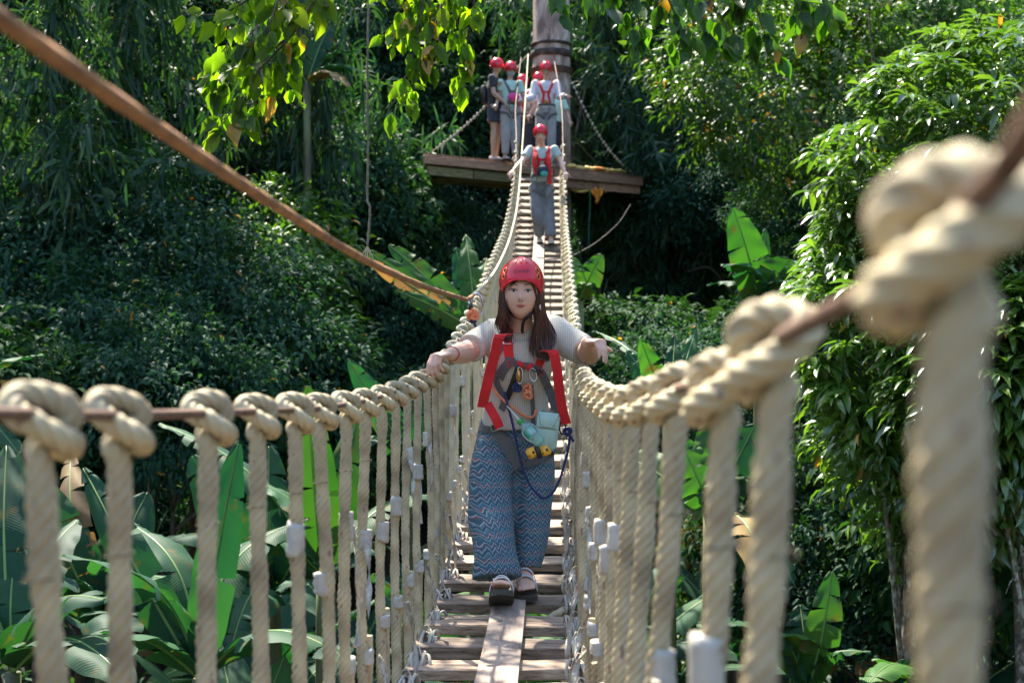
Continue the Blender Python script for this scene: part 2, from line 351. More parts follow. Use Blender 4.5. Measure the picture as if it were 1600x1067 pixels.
def rope_mesh(name, h, seg, step, far=False, second=.28, side=1, seed=0, lean=0.0, loosetail=0, kscale=1.0):
    """suspender rope hanging from the cable: origin on the cable, u=+Y, v=towards the walkway (side*x), w=up"""
    r = random.Random(seed); j = lambda a: r.uniform(-a, a); k = kscale
    kn = [(.062, .012, -.066), (.040, .024, -.068), (.010, .031, -.058), (-.022, .026, -.042), (-.044, .004, -.018), (-.040, -.022, .012), (-.016, -.022, .038),
          (.012, 0, .043), (.036, .021, .022), (.040, .022, -.010), (.026, .004, -.036), (.006, -.006, -.072), (0, 0, -.12)]
    kn = [(side * (v * .85 * k + j(.0015)), u * .52 * k + j(.002), w * (.5 if w < 0 else .44) * k + j(.002)) for u, v, w in kn]
    bow = j(.018); bow2 = j(.016)
    n = max(4, int(h / .09)); st = []
    for i in range(1, n + 1):
        t = i / n; st.append((side * (bow * sin(pi * t) - lean * t), bow2 * sin(pi * t * 1.3), -.12 - (h - .09) * t))
    bot = -h - .035
    u2 = .029
    lo = [(-side * lean, .004, bot), (-side * lean, .016, bot - .022), (-side * lean + side * .002, u2, bot)]
    up = [(-side * lean + j(.003), u2 + j(.002), -h + second * t) for t in (.15, .4, .7, 1.0)]
    pts = kn + st + lo + up
    L = sum((Vector(a) - Vector(b)).length for a, b in zip(pts[1:], pts)); 
    path = spline(pts, 400); sl_ = np.concatenate([[0], np.cumsum(np.linalg.norm(np.diff(path, axis=0), axis=1))]); q_ = np.linspace(0, sl_[-1], max(int(L / step), 40))
    path = np.stack([np.interp(q_, sl_, path[:, i]) for i in range(3)], 1)
    mb = MB(); rw = ROPE_R * (1 + .06 * np.sin(q_ * r.uniform(25, 45) + r.uniform(0, 6)) + .05 * np.sin(q_ * r.uniform(60, 110)) + (.10 * np.maximum(0, np.sin(q_ * 9 + r.uniform(0, 6))) ** 6)); mb.tube(path, rw, seg, lobes=0 if far else 5, twist=72 if not far else 0)
    return mb
def tape_band(z, x, y, w, hgt, seed, parent, tail=0.0, tdir=(0, 1)):
    r = random.Random(seed); mb = MB(); pts = [(x + r.uniform(-.002, .002), y, z + hgt * (t - .5)) for t in (0, .15, .35, .5, .7, .85, 1)]
    mb.tube(pts, [w * q * r.uniform(.96, 1.04) for q in (1, 1, 1.03, 1, 1.04, 1, 1)], 12, flat=.58 if w > .02 else 1, xdir=(0, 1, 0))
    if tail:
        a = Vector((x, y, z)); p = []; 
        for t in np.linspace(0, 1, 9): p.append(a + Vector((tdir[0] * (w + .028 * sin(t * 2.4)) , tdir[1] * (w * .9 + .035 * sin(t * 2.2)) + .012 * sin(t * 9 + seed), -tail * t)))
        mb.ribbon(p, [.016 + .004 * sin(i * 1.7) for i in range(9)], [(sin(.7 * i + seed), cos(.7 * i + seed), .1) for i in range(9)], .0012)
    o = mb.obj('tape', M['tape']); o.parent = parent; return o
ds = []
for side in (-1, 1):
    start = {-1: [.62, .99, 1.387, 1.638, 2.06, 2.40, 2.755, 3.06, 3.436, 3.79, 4.17, 4.53], 1: [.22, .60, 1.07, 1.39, 1.83, 2.2, 2.56, 2.93, 3.3, 3.66, 4.04, 4.4]}[side]
    d = start[-1]
    while d < 20.6: d += .37; start.append(d)
    ds += [(d, side) for d in start]
ds.sort(); stuffmb = MB(); cnt = 0
for idx, (d, side) in enumerate(ds):
    x = float(XL(d) if side < 0 else XR(d)); z = float(railL(d) if side < 0 else railR(d)) + CZ
    fz = float(floorZ(d)) + CZ; h = z - fz
    rr = random.Random(idx * 13 + 5)
    xb = float(ctr(d)) + side * .305; lean = (x - xb) * side * 1.0
    rsd = -side                                      # towards the walkway
    lean_local = -(xb - x) * rsd
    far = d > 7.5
    seg, step = (30, .003) if d < 2.6 else (24, .0035) if d < 5 else (18, .0045) if d < 9 else (6, .035)
    hh = max(h, .32)
    mb = rope_mesh('r', hh, seg, step, far=(d > 9), second=rr.uniform(.24, .31), side=rsd, seed=idx, lean=-(xb - x) * rsd, kscale=1.0 if d < 9 else 1.25)
    if cnt >= 100:
        V = np.concatenate(mb.v) + np.array((x, d, z)); stuffmb.add(V, mb.f); continue
    cnt += 1
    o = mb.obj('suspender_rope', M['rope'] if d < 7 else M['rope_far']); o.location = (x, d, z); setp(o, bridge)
    if d < 14:
        xo = xb - x
        tape_band(-hh + .27 + rr.uniform(-.03, .03), xo, .015, .030, .036, idx, o, tail=rr.choice([0, .14, .22, .32]) if d < 8 else 0, tdir=(rsd, .3))
        if rr.random() < (.6 if d < 6 else .25):
            zt = -rr.uniform(.24, .40) * (1 if side < 0 else 1.15)
            tape_band(zt, xo * -zt / hh, .002, .0172, rr.uniform(.04, .07), idx + 500, o, tail=rr.choice([0, 0, .14, .2, .3]), tdir=(rsd * rr.uniform(0, .6), rr.choice([-1, 1])))
        if d < 4: 
            b = MB()
            b.tube([(.0165 * cos(a), .0165 * sin(a), -.165 + .001 * a) for a in np.linspace(0, 9.4, 30)], .0007, 5)
            q = b.obj('binding_wire', M['bark3']); q.parent = o
        # white lashing round the plank end
        lb = MB()
        for q in range(6 if d < 9 else 4):
            c = Vector((xo + rsd * (.004 + .011 * q + rr.uniform(-.006, .006)), rr.uniform(-.015, .025), -hh - .010)); tl = rr.uniform(-.02, .02); ry = rr.uniform(.040, .058); rz_ = rr.uniform(.032, .044)
            lb.tube([c + Vector((tl * sin(a + q) + rr.uniform(-.002, .002), ry * cos(a), rz_ * sin(a))) for a in np.linspace(0, 2 * pi * rr.choice([.8, 1]), 16 if d < 9 else 8)], rr.uniform(.0048, .0064), 6, cap=False)
        if d < 9: lb.tube(spline([(xo, .01, -hh + .03), (xo + rsd * .03, .02, -hh + .05), (xo + rsd * .05, rr.uniform(-.03, .03), -hh + .01), (xo + rsd * .07, rr.uniform(-.05, .03), -hh + .006)], 10), .003, 5)
        q = lb.obj('lashing', M['twine']); q.parent = o
if stuffmb.n:
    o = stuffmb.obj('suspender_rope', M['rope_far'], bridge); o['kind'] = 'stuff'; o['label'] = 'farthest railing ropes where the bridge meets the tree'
for side in (-1, 1):
    fx, fz = (XL, railL) if side < 0 else (XR, railR)
    dd = np.concatenate([np.linspace(-2.5, 5, 90), np.linspace(5.2, 23.75, 110)])
    mb = MB(); mb.tube([(float(fx(d)), d, float(fz(d)) + CZ) for d in dd], .0064, 12, lobes=6, twist=60); mb.obj('handrail_cable', M['cable'], bridge)
    mb = MB(); dd = np.linspace(-2.5, 22.3, 120)   # steel line carrying the plank ends
    mb.tube([(float(ctr(d)) + side * .29, d, float(floorZ(d)) + CZ - .062) for d in dd], .008, 8); mb.obj('floor_cable', M['cable'], bridge)
# planks
pd = [4.12 - .37 * k for k in range(15, 0, -1)] + [4.12, 4.49, 4.85, 5.22, 5.59, 5.96, 6.33, 6.70, 7.07, 7.44, 7.81, 8.18, 8.55]
while pd[-1] < 21.6: pd.append(pd[-1] + .37)
for i, d in enumerate(pd):
    rr = random.Random(i + 77); ax = axis_at(d); wd = .62 + rr.uniform(-.02, .03); dep = rr.uniform(.145, .18); th = rr.uniform(.036, .048)
    if d > 20.9: wd = .8
    up = Vector((0, 0, 1)); right = Vector((1, -.0285, 0)).normalized(); up = right.cross(ax).normalized()
    R = Matrix((right, ax, up)).transposed() @ Matrix.Rotation(rr.uniform(-.02, .02), 3, 'Z') @ Matrix.Rotation(rr.uniform(-.012, .012), 3, 'Y')
    # worn plank: subdivided along its length with uneven edges
    nx = 14; V = []; F = []
    for a in range(nx + 1):
        X = (a / nx - .5) * wd; e1 = rr.uniform(-.004, .004); e2 = rr.uniform(-.004, .004); s = rr.uniform(-.0015, .0015); c = .004
        for yy, zz in ((-dep / 2 + c + e1, -th), (-dep / 2 + e1, -th + c), (-dep / 2 + e1, -c), (-dep / 2 + c + e1, s), (dep / 2 - c + e2, s), (dep / 2 + e2, -c), (dep / 2 + e2, -th + c), (dep / 2 - c + e2, -th)):
            V.append((X, yy, zz))
    for a in range(nx):
        for b in range(8): F.append((a * 8 + b, a * 8 + (b + 1) % 8, a * 8 + 8 + (b + 1) % 8, a * 8 + 8 + b))
    F.append(tuple(range(7, -1, -1))); F.append(tuple(nx * 8 + b for b in range(8)))
    mb = MB(); mb.add(V, F); o = mb.obj('tread_plank', M['plank'], smooth=False)
    o.matrix_world = Matrix.Translation((float(ctr(d)) + rr.uniform(-.008, .008), d, float(floorZ(d)) + CZ)) @ R.to_4x4()
    setp2 = o.matrix_world.copy(); o.parent = bridge; o.matrix_parent_inverse = Matrix.Translation(bridge.location).inverted()
# centre boards, laid end to end and overlapping
bd = [(-1.5, 1.9), (1.8, 4.05), (3.95, 6.75), (6.6, 9.6), (9.45, 12.6), (12.45, 15.9), (15.75, 19.0), (18.85, 21.9)]
for i, (a, b) in enumerate(bd):
    V = []; F = []; n = 24; wdt = .068 + .006 * (i % 2); xo = .018 if i != 2 else .012; lift = .004 + (.022 if i % 2 else 0)
    for k in range(n + 1):
        d = a + (b - a) * k / n; z = float(floorZ(d)) + CZ + lift + (.003 * sin(k * 1.3)); x = float(ctr(d)) + xo
        for dx, dz in ((-wdt, 0), (wdt, 0), (wdt, .022), (-wdt, .022)): V.append((x + dx, d, z + dz))
    for k in range(n):
        for j in range(4): F.append((k * 4 + j, k * 4 + (j + 1) % 4, k * 4 + 4 + (j + 1) % 4, k * 4 + 4 + j))
    F.append((3, 2, 1, 0)); F.append(tuple(n * 4 + j for j in range(4)))
    mb = MB(); mb.add(V, F); mb.obj('centre_board', M['board'], bridge, smooth=False)
# loose rope end lying on the planks at the right
def loose_end():
    pts = [P(912, 925, 6.25), P(905, 934, 6.1), P(893, 945, 5.95), P(876, 955, 5.82), P(862, 963, 5.74), P(851, 973, 5.66)]
    mb = MB(); mb.tube(spline(pts, 46), .0145, 14, lobes=3, twist=34); o = mb.obj('rope_end', M['rope'], bridge); o['label'] = 'loose rope end lying across the planks'
loose_end()

# ------------------------------------------------------------------ safety line above the left railing
def safety_line():
    pts = [(-.60, -.6, .47 + CZ), (-.54, .3, .37 + CZ), (-.432, 1.2, .272 + CZ), (-.378, 2.12, .218 + CZ), (-.306, 3.44, .172 + CZ), (-.205, 5.3, .166 + CZ), (-.165, 6.1, .2 + CZ),
           (-.09, 8.9, .47 + CZ), (0, 12.7, .99 + CZ), (.08, 16.2, 1.72 + CZ), (.175, 20.2, 3.2 + CZ), (.275, 24.1, 4.86 + CZ)]
    r = empty('safety_line', pts[0], 'long rust-orange safety line sagging over the left railing and rising to the trunk', 'safety line')
    p = spline(pts, 220); k = int(np.argmin(abs(p[:, 1] - 6.1)))
    a = MB(); a.tube(p[:k + 1], .0088, 12, lobes=6, twist=30); a.obj('line_near', M['line'], r)
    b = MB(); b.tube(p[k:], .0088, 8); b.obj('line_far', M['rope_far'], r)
safety_line()
def ring_pts(c, a, b, rx, rz, n=24, a0=0, a1=2 * pi):
    return [c + a * (rx * cos(t)) + b * (rz * sin(t)) for t in np.linspace(a0, a1, n)]

# ------------------------------------------------------------------ platform tree and platform
TR = Vector((.60, 24.55, 0)); TR.z = float(ground_z(TR.x, TR.y))
def trunk_mb(base, top, r0, r1, n=40, seg=28, wob=.1, bumpy=.06, seed=0):
    rr = np.random.default_rng(seed); mb = MB(); ph = rr.uniform(0, 6, 4)
    V = []; F = []
    for i in range(n + 1):
        t = i / n; c = Vector(base).lerp(Vector(top), t) + Vector((wob * sin(t * 5 + ph[0]) - wob * sin(ph[0]), wob * sin(t * 4 + ph[1]) - wob * sin(ph[1]), 0))
        r = (r0 + (r1 - r0) * t) * (1 + .5 * math.exp(-t * 14))
        for j in range(seg):
            a = 2 * pi * j / seg; q = r * (1 + bumpy * sin(3 * a + ph[2] + 3 * t) + bumpy * .6 * sin(7 * a + 9 * t + ph[3]) + rr.normal() * bumpy * .15)
            V.append((c.x + q * cos(a), c.y + q * sin(a), c.z))
    for i in range(n):
        for j in range(seg):
            k = (j + 1) % seg; F.append((i * seg + j, i * seg + k, (i + 1) * seg + k, (i + 1) * seg + j))
    F.append(tuple(range(n * seg, n * seg + seg))); mb.add(V, F); return mb
DZ = 2.92 + CZ                                # deck level
platform = empty('tree_platform', (TR.x, TR.y, DZ), 'wooden platform of brown boards round the big trunk at the far end of the bridge', 'platform')
A_ = Vector((-1.37, 22.0, 0)); B_ = Vector((2.28, 25.0, 0)); ex = (B_ - A_).normalized(); ey = Vector((-.03, 1, 0)); PL = (B_ - A_).length
PR = Matrix((ex, ey, Vector((0, 0, 1)))).transposed()
def pp(u, v, w): return A_ + ex * u + ey * v + Vector((0, 0, DZ + w))
rr = random.Random(3); mbd = MB(); u = .0
while u < PL - .05:
    w = rr.uniform(.13, .16); v0 = rr.uniform(-.03, .02)
    if abs(u + w / 2 - 2.59) < .5:   # boards interrupted by the trunk
        vt = .905; mbd.box(pp(u + w / 2, (v0 + vt - .38) / 2, -.02), (w - .012, vt - .38 - v0, .035), PR)
        mbd.box(pp(u + w / 2, (2.6 + vt + .38) / 2, -.02), (w - .012, 2.6 - vt - .38, .035), PR)
    else: mbd.box(pp(u + w / 2, (v0 + 2.6) / 2, -.02), (w - .012, 2.6 - v0, .035), PR)
    u += w
mbd.obj('deck', M['deck'], platform, smooth=False, origin=(TR.x, TR.y, DZ))
def beam(a, b, w, h, mat, name='beam'):
    a = Vector(a); b = Vector(b); d = (b - a); L = d.length; d.normalize(); s = d.cross(Vector((0, 0, 1))).normalized(); u_ = s.cross(d)
    mb = MB(); mb.box((0, 0, 0), (L, w, h), None, bev=.006); o = mb.obj(name, M[mat], smooth=False)
    o.matrix_world = Matrix.Translation((a + b) / 2) @ Matrix((d, s, u_)).transposed().to_4x4()
    o.parent = platform; o.matrix_parent_inverse = Matrix.Translation(platform.location).inverted(); return o
beam(pp(0, -.05, -.11), pp(PL * .56, -.05, -.11), .05, .13, 'deck', 'fascia_board'); beam(pp(PL * .565, -.05, -.125), pp(PL, -.05, -.125), .05, .14, 'deck', 'fascia_board')
for k, (a, b) in enumerate(((.08, .95), (.98, 1.9), (1.93, 2.75), (2.8, 3.65), (3.68, 4.66))):
    beam(pp(a, .02, -.27), pp(b, .02, -.27), .06, .14, 'deck2' if k < 3 else 'deck', 'joist')
for v in (.75, 1.9, 2.5): beam(pp(0, v, -.11), pp(PL, v, -.11), .08, .13, 'deck2', 'joist')
ptree = empty('platform_tree', TR, 'tall thick pale-barked tree trunk that carries the wooden platform', 'tree')
trunk_mb(TR - Vector((0, 0, .4)), (TR.x + .0, TR.y + .2, CZ + 15), .38, .25, 60, 30, .05, .035, 4).obj('trunk', M['bark'], ptree, origin=TR)
def band(z, r, h, mat, name, par, n=1):
    mb = MB()
    for k in range(n):
        zz = z + k * h * 1.25; tv = mesh_np(bpy.data.objects['trunk'].data) + np.array(tuple(TR)); tv = tv[abs(tv[:, 2] - zz) < .3]; c = Vector((tv[:, 0].mean(), tv[:, 1].mean(), zz)); r0_ = np.linalg.norm(tv[:, :2] - tv[:, :2].mean(0), axis=1).max(); r = r0_ + .012
        mb.tube([c + Vector((0, 0, q * h)) for q in (-.5, -.42, 0, .42, .5)], [r - .02, r, r + .012, r, r - .02], 28)
    return mb.obj(name, M[mat], par)
M['rubber'] = bark('dark_rubber', (.10, .06, .045), (.045, .03, .025), (.02, .015, .015), 9, 1)
band(CZ + 4.95, .385, .12, 'rubber', 'trunk_pad', ptree); band(CZ + 5.12, .375, .05, 'rubber', 'trunk_pad', ptree)
band(CZ + 4.62, .37, .022, 'cable', 'cable_wrap', ptree, 4)
# guy ropes from the trunk to the platform corners
def guy(a, b, label, sag=.15, n=26):
    a = Vector(a); b = Vector(b); g = empty('guy_rope', b, label, 'guy rope', 'knotted guy ropes holding the platform')
    p = [a.lerp(b, t) - Vector((0, 0, sag * sin(pi * t))) for t in np.linspace(0, 1, 30)]
    mb = MB(); mb.tube(p, .008, 6); mb.obj('rope', M['vine'], g)
    for t in np.linspace(.1, .93, n):
        q = a.lerp(b, t) - Vector((0, 0, sag * sin(pi * t))); r_ = .014 + .012 * abs(sin(t * 57)); kb = MB(); kb.ball(q, (r_, r_, r_ * 1.3), nu=7, nv=5); kb.obj('knot', M['twine'], g)
guy((TR.x - .35, TR.y - .15, CZ + 4.9), pp(.12, .02, 0), 'knotted guy rope running from the trunk down to the left end of the platform')
guy((TR.x + .35, TR.y - .15, CZ + 4.6), pp(PL - .15, .1, 0), 'knotted guy rope running from the trunk down to the right end of the platform', .25)
# orange and yellow cloth under and on the deck
def cloth(name, pts_w, mat, label, cat, seed=1):
    """hanging cloth: pts_w = rows of (left, right) world points"""
    rr = np.random.default_rng(seed); n = 14; V = []; F = []; rows = spline([tuple(a) + tuple(b) for a, b in pts_w], 14)
    for r_ in rows:
        a, b = r_[:3], r_[3:]
        for j in range(n):
            t = j / (n - 1); p = a + (b - a) * t; V.append((p[0], p[1] + .035 * sin(t * 11 + r_[2] * 6) + .01 * rr.normal(), p[2] + .012 * rr.normal()))
    m = len(rows)
    for i in range(m - 1):
        for j in range(n - 1): a = i * n + j; F.append((a, a + 1, a + n + 1, a + n))
    mb = MB(); mb.add(V, F); o = mb.obj(name, M[mat]); o.data.update(); md = o.modifiers.new('s', 'SOLIDIFY'); md.thickness = .012
    return props(o, label, cat)
cloth('tarp', [(P(893, 290, 24.1), P(962, 290, 24.7)), (P(892, 296, 24.0), P(958, 297, 24.6)), (P(897, 300, 24.0), P(950, 300, 24.6))], 'yellow', 'yellow tarp strip slung under the right half of the platform', 'tarp', 2)
cloth('cloth', [(P(924, 296, 24.2), P(943, 295, 24.3)), (P(925, 303, 24.2), P(941, 304, 24.3)), (P(930, 308, 24.2), P(938, 309, 24.3)), (P(931, 317, 24.2), P(935, 317, 24.3))], 'orange', 'small orange cloth hanging below the platform', 'cloth', 3)
def heap(px0, px1, u, v, mat, label, seed, cat='bundle'):
    mb = MB(); rr = random.Random(seed)
    for k in range(9):
        t = (k + .5) / 9; c = pp(u[0] + (u[1] - u[0]) * t, v + rr.uniform(-.04, .04), .028 + rr.uniform(0, .02)); 
        mb.ball(c, (rr.uniform(.06, .1), rr.uniform(.05, .08), rr.uniform(.028, .045)), nu=12, nv=8)
    me = remeshed(mb, .016, 2); displace(me, .008, 50, seed); me.materials.clear(); me.materials.append(M[mat])
    o = lnk('bundle', me); props(o, label, cat)
heap(0, 0, (3.05, 3.6), .12, 'yellow', 'pale yellow cloth bundle lying on the platform deck right of the bridge', 5)
heap(0, 0, (3.62, 3.78), .08, 'orange', 'orange scrap lying between the two yellow bundles on the deck', 6)
heap(0, 0, (3.85, 4.3), .1, 'yellow', 'flat yellow bundle near the right end of the platform deck', 7)
mb = MB(); M['green_cord'] = plain('green_cord', (.02, .2, .1), (.02, .15, .08), .6, 20)
mb.tube(spline([P(921, 290, 24.2), P(922, 320, 24.2), P(920, 360, 24.2), P(921, 392, 24.2)], 20), .008, 6); props(mb.obj('cord', M['green_cord']), 'thin green cord dangling straight down from under the platform', 'cord')
# hanging rope, upper left
def hanging():
    d = 9.0; r = empty('hanging_rope', P(575, -160, d), 'thin pale rope hanging straight down in mid-air left of the bridge, its end frayed', 'rope')
    mb = MB(); mb.tube(spline([P(576, -160, d), P(576, 0, d), P(574, 120, d), P(575, 250, d), P(574, 310, d), P(578, 325, d), P(577, 350, d), P(574, 385, d)], 60), .0075, 8, lobes=3, twist=30); mb.obj('rope', M['vine'], r)
    mb = MB()
    for k in range(5): mb.tube(spline([P(574, 384, d), P(574 + (k - 2) * 2, 392, d), P(574 + (k - 2) * 4.5, 400 + (k % 3) * 4, d)], 8), .003, 5)
    mb.obj('frayed_end', M['rope_far'], r)
hanging()
# ------------------------------------------------------------------ people
def skin_mat(name, c):
    m, t, b, o = new_mat(name); n = N(t, 'ShaderNodeTexNoise', i_Scale=25, i_Detail=3); t.links.new(coords(t), n.inputs[0])
    r = ramp(t, n.outputs[0], [(.3, tuple(q * .88 for q in c)), (.7, c)]); t.links.new(r.outputs[0], b.inputs['Base Color'])
    b.inputs['Roughness'].default_value = .5; b.inputs['Subsurface Weight'].default_value = .12; b.inputs['Subsurface Radius'].default_value = (.012, .005, .003); b.inputs['Subsurface Scale'].default_value = 1
    return m
M['skin'] = skin_mat('skin', (.68, .40, .28)); M['skin2'] = skin_mat('skin_tan', (.42, .25, .17))
M['lip'] = plain('lip', (.55, .12, .10), (.47, .09, .08), .4, 30, .1); M['hair'] = plain('dark_brown_hair', (.085, .034, .022), (.035, .015, .011), .36, 60, .3, .002, sc3=(1, 1, .1))
M['eye'] = plain('eye_white', (.48, .43, .40), None, .2, 10, 0); M['iris'] = plain('iris', (.02, .01, .008), None, .15, 10, 0)
M['brow'] = plain('brow', (.17, .095, .07), None, .8, 10, 0)
M['helmet'] = plain('red_helmet_shell', (.62, .012, .03), (.56, .01, .025), .22, 5, .03, .001)
M['strap_r'] = fabric('red_webbing', (.62, .012, .012), (.50, .008, .010), 300); M['strap_g'] = fabric('grey_webbing', (.12, .115, .11), (.07, .07, .07), 300)
M['black'] = plain('black_plastic', (.014, .013, .015), None, .45, 20, .1); M['navy'] = fabric('navy_rope', (.012, .025, .11), (.008, .015, .06), 200)
M['corange'] = fabric('orange_rope', (.80, .26, .11), (.6, .17, .07), 200); M['white'] = plain('white_leather', (.72, .70, .68), (.6, .58, .57), .4, 20)
M['sole'] = plain('dark_sole', (.055, .05, .035), (.03, .028, .02), .8, 40, .5); M['vent'] = plain('orange_vent', (.75, .16, .03), None, .4, 10, 0)
M['t_black'] = fabric('black_tee', (.018, .018, .02), (.010, .010, .012)); M['t_mint'] = fabric('mint_tee', (.40, .56, .48), (.33, .48, .41))
M['t_white'] = fabric('white_shirt', (.62, .56, .60), (.5, .46, .5)); M['t_pale'] = fabric('pale_blue_tee', (.42, .49, .47), (.34, .41, .40))
M['p_grey'] = fabric('grey_trousers', (.34, .32, .32), (.25, .235, .235)); M['p_blue'] = fabric('grey_blue_trousers', (.19, .195, .205), (.10, .105, .115))
M['p_dark'] = fabric('dark_trousers', (.03, .035, .05), (.015, .018, .03)); M['mask'] = fabric('grey_mask', (.36, .36, .38), (.3, .3, .32)); M['pink'] = fabric('pink_cloth', (.75, .06, .25), (.6, .04, .18))
M['mintbag'] = plain('mint_leather', (.38, .53, .44), (.33, .47, .39), .42, 25, .15); M['pulley'] = plain('yellow_metal', (.85, .42, .03), (.7, .33, .02), .4, 14, .2)
M['shoe'] = plain('shoe', (.38, .35, .33), (.28, .26, .25), .7, 30)
def shirt_main():
    m, t, b, o = new_mat('cream_striped_tee'); c = coords(t)
    w = N(t, 'ShaderNodeTexWave', i_Scale=42, i_Distortion=.5, bands_direction='X'); w.inputs['Detail'].default_value = 2; t.links.new(c, w.inputs[0])
    r = ramp(t, w.outputs[0], [(.1, (.47, .42, .34)), (.45, (.64, .575, .47))])
    n = N(t, 'ShaderNodeTexNoise', i_Scale=420, i_Detail=2); t.links.new(c, n.inputs[0])
    mx = N(t, 'ShaderNodeMixRGB', blend_type='MULTIPLY'); mx.inputs[0].default_value = .35; t.links.new(r.outputs[0], mx.inputs[1]); t.links.new(n.outputs[0], mx.inputs[2])
    t.links.new(mx.outputs[0], b.inputs['Base Color']); b.inputs['Roughness'].default_value = .9; b.inputs['Sheen Weight'].default_value = .2
    bump(t, b, w.outputs[0], .3, .002); return m
def trousers_main():
    """zigzag knit bands: blues, cream and red; coordinates follow the leg via UV"""
    m, t, b, o = new_mat('zigzag_knit'); uv = coords(t, src='Object')
    s = t.nodes.new('ShaderNodeSeparateXYZ'); t.links.new(uv, s.inputs[0])
    n = N(t, 'ShaderNodeTexNoise', i_Scale=22, i_Detail=3); t.links.new(uv, n.inputs[0])
    def math(op, a, b_=None, c_=None):
        q = N(t, 'ShaderNodeMath', operation=op)
        for i, v in enumerate((a, b_, c_)):
            if v is None: continue
            if isinstance(v, (int, float)): q.inputs[i].default_value = v
            else: t.links.new(v, q.inputs[i])
        return q.outputs[0]
    xx = math('MULTIPLY_ADD', s.outputs['Y'], .6, s.outputs['X'])
    pp_ = math('PINGPONG', math('MULTIPLY_ADD', n.outputs[0], .014, xx), .0155)          # triangle wave
    z = math('MULTIPLY_ADD', pp_, 1.35, s.outputs['Z']); z = math('MULTIPLY_ADD', n.outputs[0], .018, z)
    f = math('FRACT', math('MULTIPLY', z, 1 / .096))
    R = ramp(t, f, [(0, (.045, .115, .15)), (.09, (.20, .26, .28)), (.15, (.03, .075, .10)), (.24, (.38, .33, .31)), (.28, (.28, .06, .06)), (.32, (.045, .13, .17)), (.45, (.14, .22, .25)), (.52, (.03, .06, .08)),
                    (.60, (.08, .16, .20)), (.68, (.32, .30, .30)), (.72, (.035, .085, .12)), (.82, (.17, .08, .09)), (.86, (.27, .29, .30)), (.91, (.03, .09, .13))], 'CONSTANT')
    n2 = N(t, 'ShaderNodeTexNoise', i_Scale=170, i_Detail=2); t.links.new(uv, n2.inputs[0])
    r2 = ramp(t, n2.outputs[0], [(.36, (.45, .5, .55)), (.56, (1.15, 1.15, 1.12))])
    mx = N(t, 'ShaderNodeMixRGB', blend_type='MULTIPLY'); mx.inputs[0].default_value = .8; t.links.new(R.outputs[0], mx.inputs[1]); t.links.new(r2.outputs[0], mx.inputs[2])
    t.links.new(mx.outputs[0], b.inputs['Base Color']); b.inputs['Roughness'].default_value = .85; bump(t, b, n2.outputs[0], .4, .002); return m
M['shirt'] = shirt_main(); M['zig'] = trousers_main()

def basis(f, u):
    """matrix with columns right, back, up for a head facing f"""
    f = Vector(f).normalized(); b = -f; u = Vector(u); u = (u - b * u.dot(b)).normalized(); r = b.cross(u) * 1.0
    return Matrix((r, b, u)).transposed()
def head_fn(V):
    x, y, z = V[:, 0].copy(), V[:, 1].copy(), V[:, 2].copy()
    low = np.clip(-z, 0, 1)
    x2 = x * (1 - .30 * low ** 2.0); y2 = y.copy()
    fr = y < 0
    y2 = np.where(fr, y * (1 - .05 * low), y * (1 - .25 * low))
    y2 = y2 - .12 * low ** 2
    y2 = np.where(fr, np.sign(y2) * np.abs(y2) * (1 - .06 * (1 - np.abs(x)) * np.clip(z, 0, 1)), y2)
    g = lambda cx, cz, sx, sz: np.exp(-((x - cx) / sx) ** 2 - ((z - cz) / sz) ** 2) * fr
    y2 = y2 - .23 * g(0, -.25, .14, .14) - .07 * g(0, -.05, .10, .22) + .075 * (g(.40, .04, .2, .12) + g(-.40, .04, .2, .12))
    y2 = y2 - .045 * g(0, -.52, .30, .09) - .07 * g(0, -.84, .28, .14) - .045 * (g(.48, -.28, .25, .22) + g(-.48, -.28, .25, .22)) - .03 * g(0, .28, .6, .1)
    return np.stack([x2, y2, z], 1)
HS = np.array((.077, .088, .110))
def face_pt(x, z, off=.001):
    """world-less local point on the face surface at normalised x,z"""
    th = None
    y = -math.sqrt(max(0, 1 - min(.98, x * x + z * z))); 
    q = head_fn(np.array([[x, y, z]]))[0] * HS; q[1] -= off; return q
def face_patch(pts, mat, off=.0012, thick=0):
    """filled outline on the face; pts normalised (x,z) outline"""
    mb = MB(); c = np.mean(pts, axis=0); rings = [1, .6, .25]; V = []; F = []; n = len(pts)
    for k in rings:
        for p in pts: q = c + (np.array(p) - c) * k; V.append(face_pt(q[0], q[1], off + (.0006 if k < 1 else -.0008)))
    V.append(face_pt(c[0], c[1], off + .0008))
    for k in range(2):
        for j in range(n): a = k * n; F.append((a + j, a + (j + 1) % n, a + n + (j + 1) % n, a + n + j))
    for j in range(n): F.append((2 * n + j, 2 * n + (j + 1) % n, 3 * n))
    mb.add(V, F); return mb
def face_stroke(pts, w, off=.001):
    mb = MB(); p = [face_pt(x, z, off) for x, z in pts]; n = len(p)
    mb.tube(p, [w * (.35 + .65 * sin(pi * (i + .6) / (n + .2))) for i in range(n)], 6, flat=.6, xdir=(0, 0, 1)); return mb
